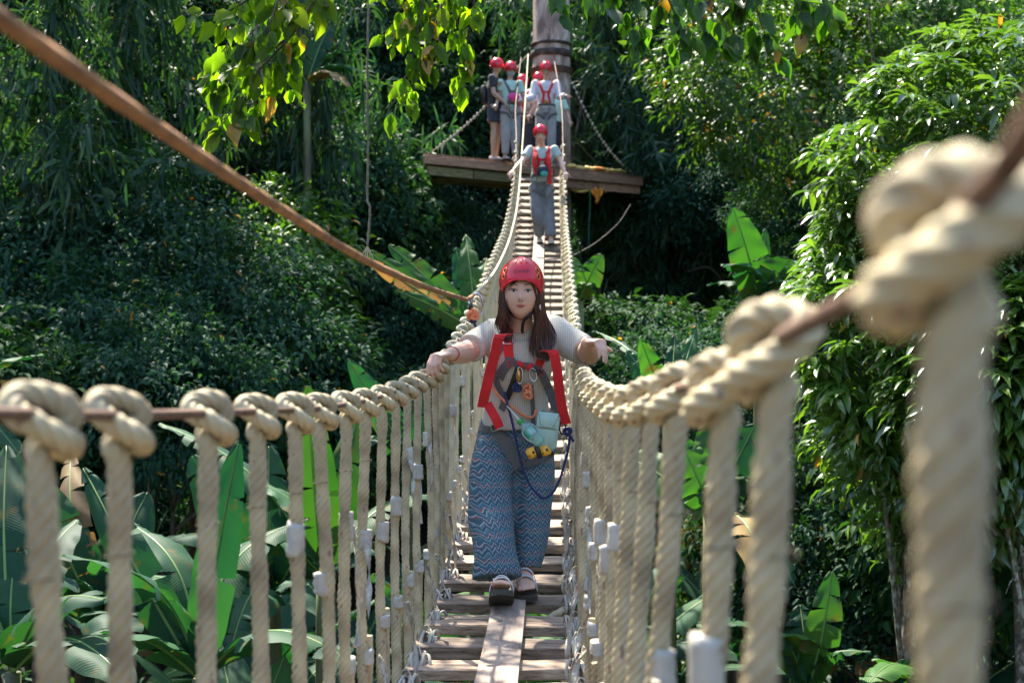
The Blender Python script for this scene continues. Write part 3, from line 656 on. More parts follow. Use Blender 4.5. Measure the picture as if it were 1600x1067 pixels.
def add_face(parent, hc, R, s=1.0, detail=True, lipm='lip'):
    M4 = Matrix.Translation(hc) @ R.to_4x4() @ Matrix.Scale(s, 4)
    def put(mb, name, mat):
        o = mb.obj(name, M[mat]); o.matrix_world = M4; o.parent = parent; o.matrix_parent_inverse = Matrix.Translation(parent.location).inverted(); return o
    for sx in (-1, 1):
        cx, cz = .385 * sx, .03; al = [(cx + .178 * cos(a), cz + (.052 if sin(a) > 0 else .042) * sin(a) - .0 + .012 * sx * cos(a)) for a in np.linspace(0, 2 * pi, 14, endpoint=False)]
        e = put(face_patch(al, 'eye', .0004), 'eye', 'eye')
        mb = face_patch([(cx + .078 * cos(a), cz + .004 + .046 * sin(a)) for a in np.linspace(0, 2 * pi, 12, endpoint=False)], 'iris', .0014)
        q = put(mb, 'iris', 'iris'); setp(q, e); q.matrix_world = M4
        put(face_stroke([(cx + .19 * t, cz + .060 * math.sqrt(max(0, 1 - t * t)) + .005) for t in (-1, -.8, -.5, -.2, .1, .4, .7, .9, 1.02)], .0021, .0012), 'eyelash', 'iris')
        if detail: put(face_stroke([(cx + .21 * t * 1, cz + .22 + .035 * (1 - (t * sx - .2) ** 2)) for t in np.linspace(-1, 1, 8)], .0026, .0006), 'eyebrow', 'brow')
    up = [(-.29, -.500), (-.12, -.475), (-.04, -.468), (0, -.48), (.04, -.468), (.12, -.475), (.29, -.500), (.1, -.525), (0, -.53), (-.1, -.525)]
    lo = [(-.28, -.503), (-.1, -.532), (0, -.536), (.1, -.532), (.28, -.503), (.15, -.585), (0, -.605), (-.15, -.585)]
    put(face_patch(up, 'lip', .0012), 'upper_lip', lipm); put(face_patch(lo, 'lip', .0018), 'lower_lip', lipm)
    if detail:
        put(face_stroke([(-.30, -.492), (-.12, -.53), (0, -.536), (.12, -.53), (.30, -.492)], .0010, .0022), 'mouth_line', 'brow')
        for sx in (-1, 1): put(face_stroke([(sx * .05, -.335), (sx * .08, -.335), (sx * .115, -.325)], .0030, .0002), 'nostril', 'brow')
def hand_mb(mb, W, d, n, side=1, s=1.0, curls=(40, 30, 25), spread=5, thumb=(.75, .2, .6), per=(0, 0, 0, 0), tcurl=25):
    """W wrist, d finger direction, n back-of-hand normal, side: +1 puts the thumb towards d x n"""
    d = Vector(d).normalized(); n = Vector(n); n = (n - d * n.dot(d)).normalized(); w = d.cross(n) * side; W = Vector(W)
    ax = lambda v: v
    palm = [W - d * .012 * s, W + d * .012 * s, W + d * .035 * s, W + d * .060 * s, W + d * .080 * s]
    mb.tube(palm, [.021 * s, .024 * s, .032 * s, .036 * s, .034 * s], 14, flat=[.72, .6, .46, .38, .34], xdir=tuple(w))
    mb.ball(W + d * .032 * s + w * .022 * s - n * .008 * s, (.015 * s, .022 * s, .013 * s), Matrix((w, d, n)).transposed())
    for k, (off, ln, r) in enumerate(((.027, .95, .0084), (.0095, 1.06, .0086), (-.0085, .98, .0082), (-.0255, .78, .0074))):
        b = W + d * (.078 - abs(off - .006) * .22) * s + w * off * s; a = (k - 1.5) * -spread
        fd = (Matrix.Rotation(radians(a) * side, 3, n) @ d).normalized(); wx = fd.cross(n).normalized()
        pts = [b - d * .02 * s, b]; rs = [r * 1.0, r * 1.08]; ang = 0; cur = Vector(b)
        for i, L in enumerate((.042, .026, .021)):
            ang += curls[i] + per[k] * (1 if i == 0 else .6)
            q = (fd * cos(radians(ang)) - n * sin(radians(ang))).normalized()
            cur = cur + q * L * ln * s * .5; pts.append(cur.copy()); rs.append(r * (.97 - .1 * i))
            cur = cur + q * L * ln * s * .5; pts.append(cur.copy()); rs.append(r * ((1.0, .93, .72)[i]))
        mb.tube(pts, [q * s for q in rs], 9); mb.ball(pts[-1], rs[-1] * s * 1.02, nu=9, nv=6)
    b = W + d * .022 * s + w * .022 * s - n * .006 * s
    td = (d * thumb[0] * .8 + w * thumb[2] - n * thumb[1]).normalized(); pts = [b - td * .012 * s, b]; cur = b.copy(); rs = [.012, .0125]
    for i, L in enumerate((.036, .028, .020)):
        q = (td * cos(radians(tcurl * i)) + (d * .5 - n * .35).normalized() * sin(radians(tcurl * i))).normalized()
        cur = cur + q * L * s; pts.append(cur.copy()); rs.append((.0105, .0095, .0070)[i])
    mb.tube(pts, [q * s for q in rs], 9); mb.ball(pts[-1], rs[-1] * s, nu=9, nv=6)
def limb(mb, a, b, ra, rm, rb, seg=14, bulge=.35, n=8):
    a = Vector(a); b = Vector(b); p = [a.lerp(b, t) for t in np.linspace(0, 1, n)]
    r = [(ra * (1 - t) + rb * t) + (rm - (ra + rb) / 2) * max(0, 1 - abs(t - bulge) / .55) for t in np.linspace(0, 1, n)]
    mb.tube(p, r, seg); mb.ball(a, ra, nu=seg, nv=8); mb.ball(b, rb, nu=seg, nv=8)
def foot_mb(mb, ankle, toe_dir, up, s=1.0, heel=.05, L=.23):
    td = Vector(toe_dir).normalized(); up = Vector(up); up = (up - td * up.dot(td)).normalized(); w = td.cross(up)
    base = Vector(ankle) - up * .072 * s
    secs = [(-.055, .022, .026), (-.035, .031, .036), (0, .033, .045), (.045, .036, .036), (.09, .040, .026), (.13, .043, .018), (.155, .040, .014)]
    pts = [base + td * x * s + up * h * s for x, r, h in secs]
    mb.tube(pts, [r * s for x, r, h in secs], 14, flat=[h / r * .95 for x, r, h in secs], xdir=tuple(w))
    for k in range(5):
        b = base + td * (.148 - abs(k - .8) * .007) * s + w * (.030 - .0155 * k) * s + up * .012 * s
        r = (.0125, .0098, .0092, .0088, .0085)[k] * s; mb.tube([b, b + td * .018 * s, b + td * .034 * s], [r, r, r * .85], 8); mb.ball(b + td * .034 * s, r * .85, nu=8, nv=6)
    return base, td, up, w
def loftpts(mb, secs, xd, n=24, seg=28):
    """secs: (point, half width, half depth)"""
    s_ = spline([tuple(p) + (a, b) for p, a, b in secs], n)
    mb.tube(s_[:, :3], s_[:, 3], seg, flat=s_[:, 4] / s_[:, 3], xdir=tuple(xd))
def helmet(parent, hc, R, s=1.0, detail=True, mat='helmet', text=False, tilt=0):
    """climbing helmet in head space"""
    rx, ry, rz = .096, .118, .108; V = []; F = []; nu, nv = (40, 18) if detail else (22, 10)
    for lay in (0, 1):
        k = 1 - .05 * lay
        for i in range(nv + 1):
            for j in range(nu):
                a = 2 * pi * j / nu; front = max(0, -sin(a)); side = abs(cos(a))
                zlow = -.02 + .022 * front ** 2 - .042 * side ** 3 - .035 * max(0, sin(a)) ** 2          # brim line, raised over the brow
                el0 = math.asin(max(-.9, min(.9, zlow / rz))); el = el0 + (pi / 2 - el0) * i / nv
                flare = 1 + .05 * max(0, 1 - i / nv * 5) * (front * .8 + .3)
                V.append((rx * cos(el) * cos(a) * k * flare, ry * cos(el) * sin(a) * k * flare, rz * sin(el) * k + (0 if lay == 0 or i else 0)))
    m = (nv + 1) * nu
    for lay in (0, 1):
        for i in range(nv):
            for j in range(nu):
                a = lay * m + i * nu; f = (a + j, a + (j + 1) % nu, a + nu + (j + 1) % nu, a + nu + j); F.append(f if lay == 0 else f[::-1])
    for j in range(nu): F.append((j, m + j, m + (j + 1) % nu, (j + 1) % nu))
    V = np.array(V) + np.array((0, .004, .030)); mb = MB(); mb.add(V, F)
    M4 = Matrix.Translation(hc) @ R.to_4x4() @ Matrix.Scale(s, 4) @ Matrix.Rotation(radians(tilt), 4, 'X')
    def put(o, par=parent): o.parent = par; o.matrix_parent_inverse = Matrix.Identity(4); o.matrix_world = M4; return o
    h = mb.obj('helmet', M[mat]); setp(h, parent); h.matrix_world = M4
    bpy.context.view_layer.update()
    def sub(mb2, name, mt):
        o = mb2.obj(name, M[mt]); o.parent = h; return o
    rim = MB(); rim.tube([tuple(V[j] * np.array((1.005, 1.005, 1))) for j in list(range(nu)) + [0]], .0032, 6, cap=False); sub(rim, 'rim', mat)
    if detail:
        def on(a, el, off=1.0): return Vector((rx * cos(el) * cos(a) * off, ry * cos(el) * sin(a) * off + .004, rz * sin(el) * off + .030))
        for sx in (-1, 1):
            a0 = -pi / 2 + sx * radians(50); vb = MB()
            for e0 in (.17, .42):
                c = (a0, e0); vb.tube([on(c[0] + .10 * cos(q), c[1] + .115 * sin(q), 1.012) for q in np.linspace(0, 2 * pi, 14)], .0032, 6, cap=False)
            sub(vb, 'vent_clip', 'vent')
            db = MB(); 
            for e0 in (.17, .42): db.ball(on(a0, e0, .995), (.006, .004, .007), nu=8, nv=6)
            sub(db, 'vent_hole', 'black')
        for k in range(3):
            rb = MB(); rb.tube([on(-pi / 2 + (k - 1) * .34 * (1 - .3 * t), .75 + t * .65, 1.0) for t in np.linspace(0, 1, 10)], [.004] * 10, 6, flat=.5); sub(rb, 'ridge', mat)
    if text:
        cu = bpy.data.curves.new('txt', 'FONT'); cu.body = 'CAMP'; cu.size = .023; cu.align_x = 'CENTER'; cu.extrude = .0004; cu.shear = .25; cu.space_character = 1.15
        to = bpy.data.objects.new('txt', cu); COL.objects.link(to); dg = bpy.context.evaluated_depsgraph_get(); dg.update()
        me = bpy.data.meshes.new_from_object(to.evaluated_get(dg)); bpy.data.objects.remove(to)
        v = mesh_np(me); out = []
        for x, y, z in v:
            a = -pi / 2 + x / rx * 1.0; el = .27 + y / rz * 1.05; out.append(on(a, el, 1.006 + z * 6))
        me.vertices.foreach_set('co', np.array(out).ravel()); me.update(); me.materials.clear(); me.materials.append(M['black'])
        o = lnk('lettering', me, h)
    return h
def strand_hair(parent, guides, n, r, mat='hair', jit=.012, seg=5, seed=1, name='hair'):
    """guides: list of paths (same point count); strands interpolate between neighbouring guides"""
    rr = np.random.default_rng(seed); mb = MB(); G = [spline(g, 16) for g in guides]
    for k in range(n):
        t = rr.uniform(0, len(G) - 1); i = min(int(t), len(G) - 2); u = t - i
        p = G[i] * (1 - u) + G[i + 1] * u; off = rr.normal(size=3) * jit; fr = np.linspace(.25, 1.3, 16)[:, None]
        wv = np.sin(np.linspace(0, rr.uniform(3, 8), 16) + rr.uniform(0, 6))[:, None] * rr.normal(size=3) * jit * .45 * fr
        e = 1 - .42 * rr.random() ** 1.7; p = (p + off * fr + wv)[:max(8, int(16 * e))]; m = len(p)
        mb.tube(p, [r * (1 - .85 * (q / (m - 1)) ** 2.2) for q in range(m)], seg, flat=.6)
    return mb.obj(name, M[mat], parent)
def cloth_obj(mb, name, mat, parent, voxel, smooth=2, wr=.004, sc=18, seed=1, aniso=(1, 1, .5), origin=None):
    me = remeshed(mb, voxel, smooth)
    if wr: displace(me, wr, sc, seed, aniso); displace(me, wr * .4, sc * 2.6, seed + 1, aniso)
    me.materials.clear(); me.materials.append(M[mat]); o = lnk(name, me); setp(o, parent)
    return o
def bvh_of(*objs):
    V = []; F = []
    for o in objs:
        n = len(V); mw = o.matrix_world; V += [mw @ v.co for v in o.data.vertices]; F += [tuple(i + n for i in p.vertices) for p in o.data.polygons]
    return BVHTree.FromPolygons(V, F)
CAMP_ = Vector((0, 0, CZ))
def lay(bvh, px, py, off=.006, dflt=6.0):
    """the point of a garment's surface met by the given line of sight, lifted off along the surface normal"""
    dr = (P(px, py, 1) - CAMP_).normalized(); h = bvh.ray_cast(CAMP_, dr)
    if h[0] is None: return P(px, py, dflt), -dr
    nrm = h[1] if h[1].dot(dr) < 0 else -h[1]; return h[0] + nrm * off, nrm
def strap_on(bvh, pxs, width, mat, name, parent, off=.006, n=14, wdir=None, th=.003, dflt=6.0):
    sp = spline([(a, b, 0) for a, b in pxs], n); pts = []; wds = []; nr = []
    for x, y, _ in sp: q, m = lay(bvh, x, y, off, dflt); pts.append(q); nr.append(m)
    for _ in range(2): pts = [pts[0]] + [(pts[i - 1] + pts[i] * 2 + pts[i + 1]) / 4 for i in range(1, n - 1)] + [pts[-1]]
    for i in range(n):
        t = (pts[min(i + 1, n - 1)] - pts[max(i - 1, 0)]); nn = Vector((0, 0, 0))
        for k in range(max(0, i - 2), min(n, i + 3)): nn += nr[k]
        wds.append(t.cross(nn).normalized())
    mb = MB(); mb.ribbon(pts, width, wds, th); return mb.obj(name, M[mat], parent, smooth=False)
def strap_free(pts, width, wdir, mat, name, parent, n=18, th=.003):
    p = spline(pts, n); mb = MB(); mb.ribbon([Vector(q) for q in p], width, wdir, th); return mb.obj(name, M[mat], parent, smooth=False)
def knot_mb(c, r, seed=0):
    mb = MB(); rr = random.Random(seed); a0 = rr.uniform(0, 6)
    mb.tube([Vector(c) + Vector((r * (cos(2 * t + a0) * (1 + .35 * cos(3 * t))), r * .8 * sin(3 * t), r * (sin(2 * t + a0) * (1 + .35 * cos(3 * t))))) for t in np.linspace(0, 2 * pi, 60)], r * .42, 8, cap=False); return mb

# ---- the woman in front
def main_woman():
    D = 6.02; w = empty('person', P(800, 940, 6.05), 'woman in front in zigzag trousers and red helmet, walking with a hand on the rail', 'person')
    hc = P(814.5, 456.5, 5.84); Rh = basis((-.03, -1, -.015), (.01, -.06, 1)); hs = .985
    bm = MB()
    bm.ball((0, 0, 0), HS * hs, None, 64, 48, head_fn); bm.v[-1] = bm.v[-1] @ np.array(Rh).T + np.array(hc)
    nk = P(815, 508, 5.95); ch = P(815, 560, 5.99); wa = P(806, 628, 6.06); pe = P(802, 682, 6.12)
    sL, sR = P(763, 521, 6.06), P(868, 519, 6.06)
    X = Vector((1, .02, 0)).normalized()
    loftpts(bm, [(pe - Vector((0, 0, .10)), .12, .085), (pe, .130, .095), (wa, .105, .072), (ch, .118, .078), (P(815, 530, 6.0), .110, .070), (nk, .052, .05), (P(815, 490, 5.92), .046, .046)], X)
    eL, wL = P(727, 551, 5.86), P(703, 553, 5.655); eR, wR = P(921, 553, 5.92), P(917, 535, 5.70)
    limb(bm, sL, eL, .052, .05, .040); limb(bm, eL, wL, .041, .043, .025, bulge=.3); limb(bm, sR, eR, .052, .05, .040); limb(bm, eR, wR, .041, .045, .025, bulge=.25)
    # left-of-picture hand closes over the rail, the other hangs relaxed
    hand_mb(bm, wL, (-.085, -.085, -.012), (-.12, -.15, .9), side=1, s=.98, curls=(62, 32, 18), spread=6, thumb=(.15, .95, .35), per=(-12, 0, 4, 10), tcurl=8)
    hand_mb(bm, wR, (.060, -.070, .004), (.22, -.30, .9), side=-1, s=.98, curls=(58, 22, 14), spread=7, thumb=(.25, .35, .95), per=(18, 4, 0, 0), tcurl=12)
    hips = [P(776, 700, 6.12), P(833, 700, 6.14)]; kn = [P(769, 800, 5.98), P(832, 795, 6.08)]; an = [P(783, 906, 5.80), P(819, 884, 6.01)]
    for h_, k_, a_ in zip(hips, kn, an): limb(bm, h_, k_, .07, .07, .046); limb(bm, k_, a_, .044, .045, .027)
    f1 = foot_mb(bm, an[0], (.02, -.91, .42), (0, .42, .91), .96); f2 = foot_mb(bm, an[1], (.05, -1, -.06), (0, -.05, 1), .96)
    me = remeshed(bm, .0036, 3, .45); me.materials.clear(); me.materials.append(M['skin']); body = lnk('body', me); setp(body, w)
    add_face(w, hc, Rh, hs)
    # ears stay under the hair; trousers
    tb = MB(); wz = Vector((0, 0, 1))
    loftpts(tb, [(P(803, 648, 6.09), .128, .098), (P(802, 672, 6.11), .150, .118), (P(803, 705, 6.12), .166, .126), (P(803, 735, 6.12), .150, .115)], X, 14)
    loftpts(tb, [(P(776, 690, 6.11), .085, .10), (P(771, 740, 6.07), .102, .108), (P(768, 800, 6.0), .098, .10), (P(770, 850, 5.90), .090, .098), (P(775, 903, 5.85), .102, .104)], X, 18)
    loftpts(tb, [(P(833, 690, 6.13), .085, .10), (P(834, 740, 6.11), .092, .108), (P(830, 800, 6.08), .086, .095), (P(826, 850, 6.05), .078, .085), (P(823, 886, 6.03), .064, .078)], X, 18)
    tr = cloth_obj(tb, 'trousers', 'zig', w, .0065, 2, .008, 15, 5, (1.6, 1.6, .4))
    # shirt
    sb = MB(); cuffL = P(719, 547, 5.90).lerp(eL, .1); 
    loftpts(sb, [(P(806, 663, 6.09), .138, .110), (P(806, 640, 6.08), .134, .108), (P(808, 605, 6.05), .128, .105), (P(812, 570, 6.01), .143, .116), (P(815, 540, 6.0), .150, .108), (P(815, 522, 5.99), .128, .090), (P(815, 510, 5.97), .076, .066)], X, 24)
    def sleeve(s_, e_, r0, r1, end): 
        q = s_.lerp(e_, end); sb.tube([s_ + (s_ - q) * .25, s_, s_.lerp(q, .5), q], [r0 * .95, r0, (r0 + r1) / 2 * 1.02, r1], 20)
        sb.ball(s_, r0 * 1.02)
    sleeve(sL + Vector((.006, 0, -.004)), eL, .066, .066, .80); sleeve(sR + Vector((-.004, 0, -.006)), eR, .066, .064, .84)
    sh = cloth_obj(sb, 'tee_shirt', 'shirt', w, .006, 2, .009, 15, 9, (1.2, 1.2, .7))
    # wrist ties
    mb = MB(); a = (eL - wL).normalized(); u_ = a.cross(wz).normalized(); v_ = a.cross(u_)
    mb.tube(ring_pts(wL + a * .028, u_, v_, .030, .028), .0017, 6, cap=False); mb.obj('red_wristband', M['strap_r'], w)
    mb = MB(); mb.tube(ring_pts(wL + a * .030, u_, v_, .0315, .029), .0014, 6, cap=False); mb.obj('cord_bracelet', M['twine'], w)
    # nails are too small to show; hair
    bpy.context.view_layer.update(); bv = bvh_of(sh, tr)
    gl = [[P(795, 433, 5.80), P(789, 446, 5.80), P(786, 465, 5.80), P(791, 486, 5.80), P(797, 503, 5.82), P(799, 520, 5.85), P(798, 531, 5.86)],
          [P(790, 436, 5.81), P(784, 452, 5.81), P(781, 472, 5.82), P(785, 490, 5.83), P(786, 506, 5.85), P(786, 520, 5.87), P(788, 536, 5.88)],
          [P(786, 440, 5.86), P(782, 455, 5.87), P(782, 475, 5.88), P(780, 492, 5.90), P(776, 504, 5.91), P(780, 516, 5.90), P(793, 534, 5.87)],
          [P(790, 440, 5.92), P(786, 458, 5.94), P(784, 478, 5.95), P(784, 495, 5.95), P(790, 505, 5.93), P(797, 515, 5.90), P(803, 538, 5.86)]]
    strand_hair(w, gl, 230, .0030, jit=.0045, seed=3)
    gr = [[P(822, 434, 5.785), P(829, 440, 5.79), P(836, 455, 5.80), P(839, 475, 5.80), P(839, 496, 5.82), P(832, 520, 5.84), P(826, 545, 5.845), P(836, 566, 5.845)],
          [P(836, 436, 5.81), P(842, 452, 5.82), P(845, 470, 5.82), P(846, 492, 5.84), P(842, 515, 5.86), P(840, 540, 5.855), P(850, 560, 5.85), P(846, 570, 5.85)],
          [P(841, 440, 5.85), P(847, 458, 5.86), P(849, 478, 5.86), P(852, 498, 5.88), P(858, 518, 5.89), P(860, 535, 5.89), P(858, 550, 5.87), P(866, 562, 5.88)],
          [P(838, 440, 5.92), P(845, 460, 5.94), P(846, 480, 5.95), P(851, 498, 5.93), P(861, 512, 5.91), P(866, 528, 5.90), P(862, 545, 5.88), P(872, 556, 5.90)]]
    strand_hair(w, gr, 430, .0031, jit=.0052, seed=4)
    gb = [[hc + Rh @ Vector((.084 * cos(a), .02 + .085 * sin(a), .03)), hc + Rh @ Vector((.082 * cos(a), .03 + .085 * sin(a), -.03)), hc + Rh @ Vector((.075 * cos(a), .05 + .075 * sin(a), -.10)), hc + Rh @ Vector((.085 * cos(a), .09 + .06 * sin(a), -.17))] for a in np.linspace(-.25, pi + .25, 8)]
    strand_hair(w, gb, 240, .0042, jit=.006, seed=6)
    fr = [[P(816, 430, 5.755), P(808, 438, 5.757), P(800, 446, 5.77), P(796, 462, 5.785), P(795, 482, 5.80)], [P(819, 430, 5.755), P(827, 438, 5.757), P(833, 449, 5.77), P(836, 462, 5.785), P(838, 482, 5.80)]]
    for q, sd_ in ((fr[0], 11), (fr[1], 12)): strand_hair(w, [q, [v + Vector((.006 if sd_ == 12 else -.006, .006, 0)) for v in q]], 34, .0018, jit=.0022, seed=sd_)
    helmet(w, hc + Rh @ Vector((0, .004, .012)), Rh, .965, True, 'helmet', True, -3)
    mb = MB(); mb.tube([P(845, 484, 5.80), P(843.5, 480, 5.797), P(844.5, 476, 5.797)], [.002, .003, .002], 8); mb.obj('earring', M['white'], w)
    strap_free([P(838, 470, 5.83), P(835, 485, 5.82), P(826, 494, 5.80), P(818, 503, 5.83), P(816, 516, 5.86), P(817, 521, 5.865)], .013, (1, 0, .2), 'black', 'chin_strap', w)
    # harness
    hz = empty('harness', w.location); hz.parent = w; hz.matrix_parent_inverse = Matrix.Translation(w.location).inverted(); hz.location = w.location
    S = lambda pts, wd, mt, nm, **k: strap_on(bv, pts, wd, mt, nm, hz, **k)
    S([(796, 512), (796, 524), (795, 545), (797, 561)], .040, 'strap_r', 'shoulder_strap', off=.008)
    S([(852, 514), (851, 530), (848, 548), (840, 572)], .038, 'strap_r', 'shoulder_strap', off=.008)
    S([(788, 538), (776, 556), (772, 582), (780, 604), (790, 626), (784, 640)], .030, 'strap_g', 'side_strap', off=.006)
    S([(799, 558), (797, 566), (789, 575), (782, 590)], .040, 'strap_g', 'chest_strap', off=.011)
    S([(799, 563), (812, 570), (828, 571), (842, 578)], .028, 'strap_g', 'sternum_strap', off=.013)
    S([(843, 580), (852, 598), (862, 618), (868, 640)], .036, 'strap_g', 'chest_strap', off=.009)
    S([(811, 572), (804, 592), (797, 612), (793, 622)], .026, 'black', 'black_strap', off=.012)
    S([(829, 600), (831, 630), (832, 660), (828, 690)], .018, 'strap_g', 'centre_strap', off=.010)
    S([(868, 600), (874, 622), (868, 650), (876, 662)], .018, 'strap_g', 'side_strap', off=.009)
    S([(752, 668), (763, 671), (782, 670)], .030, 'strap_g', 'waist_strap', off=.009); S([(836, 664), (858, 668), (874, 672)], .030, 'strap_g', 'waist_strap', off=.009)
    S([(778, 676), (790, 692), (803, 712), (812, 728)], [.04 + .015 * sin(pi * i / 13) for i in range(14)], 'strap_g', 'leg_loop', off=.012)
    S([(868, 700), (850, 716), (832, 722), (820, 728)], .03, 'strap_g', 'leg_loop', off=.012)
    # the two long loose red straps
    yv = Vector((0, -1, 0))
    strap_free([P(794, 524, 5.84), P(786, 523, 5.80), P(779, 528, 5.78), P(774, 550, 5.80), P(766, 580, 5.825), P(759, 610, 5.84), P(753, 636, 5.88)], .043, (1, .1, .12), 'strap_r', 'red_strap', hz, th=.004)
    strap_free([P(761, 630, 5.88), P(768, 642, 5.87), P(775, 655, 5.86), P(781, 668, 5.87)], .038, (1, .1, .35), 'strap_r', 'red_strap', hz, th=.004)
    strap_free([P(849, 550, 5.86), P(858, 548, 5.80), P(865, 552, 5.78), P(870, 575, 5.79), P(874, 610, 5.82), P(879, 640, 5.85), P(885, 662, 5.88)], .040, (1, 0, -.12), 'strap_r', 'red_strap', hz, th=.004)
    def buckle(px, py, wd, ht, rot=0, off=.016, frame='steel'):
        c, nn = lay(bv, px, py, off); c = c.copy(); nn = Vector((0, -1, 0)); R_ = Matrix.Rotation(radians(rot), 3, 'Y')
        mb = MB(); mb.box(c, (wd, .012, ht), R_, bev=.003); b_ = mb.obj('buckle', M['black'], hz, smooth=False)
        mb = MB(); u_ = R_ @ Vector((1, 0, 0)); v_ = R_ @ Vector((0, 0, 1)); o_ = c + Vector((0, -.009, -.35 * ht) if not rot else (0, -.009, 0))
        q = [o_ + u_ * a * wd * .62 + v_ * b * ht * .42 for a, b in ((-1, -1), (1, -1), (1, 1), (-1, 1), (-1, -1))]
        mb.tube(q, .0032, 6, cap=True); f_ = mb.obj('frame', M[frame]); setp(f_, b_)
    buckle(792, 533, .048, .034, 0, .02); buckle(847, 556, .046, .034, 18, .018); buckle(782, 664, .044, .034, -22, .03); buckle(838, 577, .03, .012, 18, .02, 'black')
    for px, py, rt in ((799, 567, -15), (840, 579, 24)):
        c, nn = lay(bv, px, py, .020); R_ = Matrix.Rotation(radians(rt), 3, 'Y'); mb = MB(); k = .014
        for s_ in (1, .55):
            q = [c + R_ @ Vector((a * k * s_, -.003, b * k * s_)) for a, b in ((-1, -1), (1, -1), (1, 1), (-1, 1), (-1, -1))]; mb.tube(q, .0011, 5)
        mb.obj('stitching', M['strap_r'], hz)
    for px, py, sx in ((814, 568, 1), (826, 571, -1)):
        c, nn = lay(bv, px, py, .026); mb = MB(); mb.tube([c + Vector((sx * -.012, 0, .012)), c + Vector((0, -.006, .002)), c + Vector((sx * .014, 0, -.010))], [.008, .011, .009], 8, flat=.5); mb.obj('red_loop', M['strap_r'], hz)
    c1, _ = lay(bv, 812, 583, .03); mb = MB(); mb.tube([c1 + Vector((-.001, 0, .028)), c1 + Vector((0, 0, -.026))], .0085, 10); mb.obj('carabiner_gate', M['gold'], hz)
    mb = MB(); mb.tube(ring_pts(c1 + Vector((.003, .004, .0)), Vector((1, 0, 0)), Vector((0, 0, 1)), .012, .034), .004, 6, cap=False); mb.obj('carabiner', M['steel'], hz)
    c2, _ = lay(bv, 830, 582, .024); mb = MB(); mb.tube(ring_pts(c2, Vector((1, 0, .2)).normalized(), Vector((-.2, 0, 1)).normalized(), .014, .028), .0042, 6, cap=False); mb.obj('carabiner', M['steel'], hz)
    c3, _ = lay(bv, 809, 600, .028); knot_mb(c3, .013, 2).obj('navy_knot', M['navy'], hz)
    c4, _ = lay(bv, 822, 601, .026); knot_mb(c4, .013, 3).obj('orange_knot', M['corange'], hz); knot_mb(c4 + Vector((.003, 0, -.027)), .013, 4).obj('orange_knot', M['corange'], hz)
    def cordline(px, mat, name, r, par=hz):
        pts = []
        for a, b, off in px: q, nn = lay(bv, a, b, off, 5.98); pts.append(Vector(q) + (Vector((0, -off * .3, 0))))
        mb = MB(); mb.tube(spline(pts, 50), r, 8, lobes=3 if r > .005 else 0, twist=90); return mb.obj(name, M[mat], par)
    cordline([(768, 590, .02), (774, 602, .02), (786, 618, .024), (800, 632, .024), (814, 645, .024), (826, 650, .024), (833, 646, .022), (834, 638, .02)], 'corange', 'orange_lanyard', .0062)
    mb = MB(); mb.tube(spline([P(788, 612, 5.90), P(793, 632, 5.90), P(801, 662, 5.90), P(807, 690, 5.91), P(814, 722, 5.92), P(825, 752, 5.93), P(838, 770, 5.93), P(850, 778, 5.93), P(863, 770, 5.93), P(874, 750, 5.92), P(882, 725, 5.92), P(888, 700, 5.92), P(890, 680, 5.91), P(887, 668, 5.90)], 90), .0058, 8, lobes=3, twist=90); mb.obj('navy_lanyard', M['navy'], hz)
    kk = knot_mb(P(887, 674, 5.895), .0125, 6); kk.tube(spline([P(887, 676, 5.89), P(893, 684, 5.89), P(896, 690, 5.89)], 8), .0062, 8); kk.obj('navy_knot', M['navy'], hz)
    mb = MB(); mb.tube(ring_pts(P(879, 668, 5.91), Vector((1, 0, 0)), Vector((0, 0, 1)), .012, .028), .0035, 6, cap=False); mb.obj('carabiner', M['black'], hz)
    # sandals
    for fi, (base, td, up, wv) in enumerate((f1, f2)):
        sd_ = empty('sandal', base); sd_.parent = w; sd_.matrix_parent_inverse = Matrix.Translation(w.location).inverted()
        bpy.context.view_layer.update()
        mb = MB(); out = []; 
        for t in np.linspace(0, 1, 25):
            x = -.072 + .262 * t; hw = .034 + .018 * sin(min(1, t * 1.15) * pi * .62) if t > .02 else .02
            if t > .86: hw *= math.sqrt(max(.03, 1 - ((t - .86) / .15) ** 2))
            if t < .10: hw *= math.sqrt(max(.12, 1 - ((.10 - t) / .11) ** 2))
            out.append((x, hw))
        V = []; F = []; s_ = .96
        for x, hw in out:
            for a, b in ((-1, -.036), (-.96, -.024), (-.96, -.012), (.96, -.012), (.96, -.024), (1, -.036)): V.append(base + td * x * s_ + wv * hw * a * s_ + up * (b - .006) * s_)
        n = len(out)
        for i in range(n - 1):
            for j in range(6): F.append((i * 6 + j, i * 6 + (j + 1) % 6, i * 6 + 6 + (j + 1) % 6, i * 6 + 6 + j))
        F.append(tuple(range(5, -1, -1))); F.append(tuple((n - 1) * 6 + j for j in range(6))); mb.add([tuple(v) for v in V], F)
        so_ = mb.obj('sole', M['sole'], sd_, smooth=False)
        for x0, hh in ((.050, .088), (.100, .066)):
            arc = [base + td * (x0 - .008 * cos(q)) * s_ + wv * (.050 * cos(q)) * s_ + up * (hh * sin(q) - .012) * s_ for q in np.linspace(0, pi, 18)]
            mb = MB(); mb.ribbon(arc, .028, [tuple(td)] * 18, .0035); mb.obj('strap', M['white'], sd_)
            c = arc[5] + up * .004; mb = MB(); mb.tube(ring_pts(c, td, wv * .6 + up * .5, .009, .010, 12), .0016, 5, cap=False); mb.obj('buckle', M['steel'], sd_)
    # things she carries
    bt = empty('water_bottle', P(828, 675, 5.86), 'clear and green plastic water bottle hanging slanted at the front of the woman', 'bottle')
    a, b = P(811, 656, 5.88), P(846, 694, 5.86); ax = (b - a).normalized(); L = (b - a).length
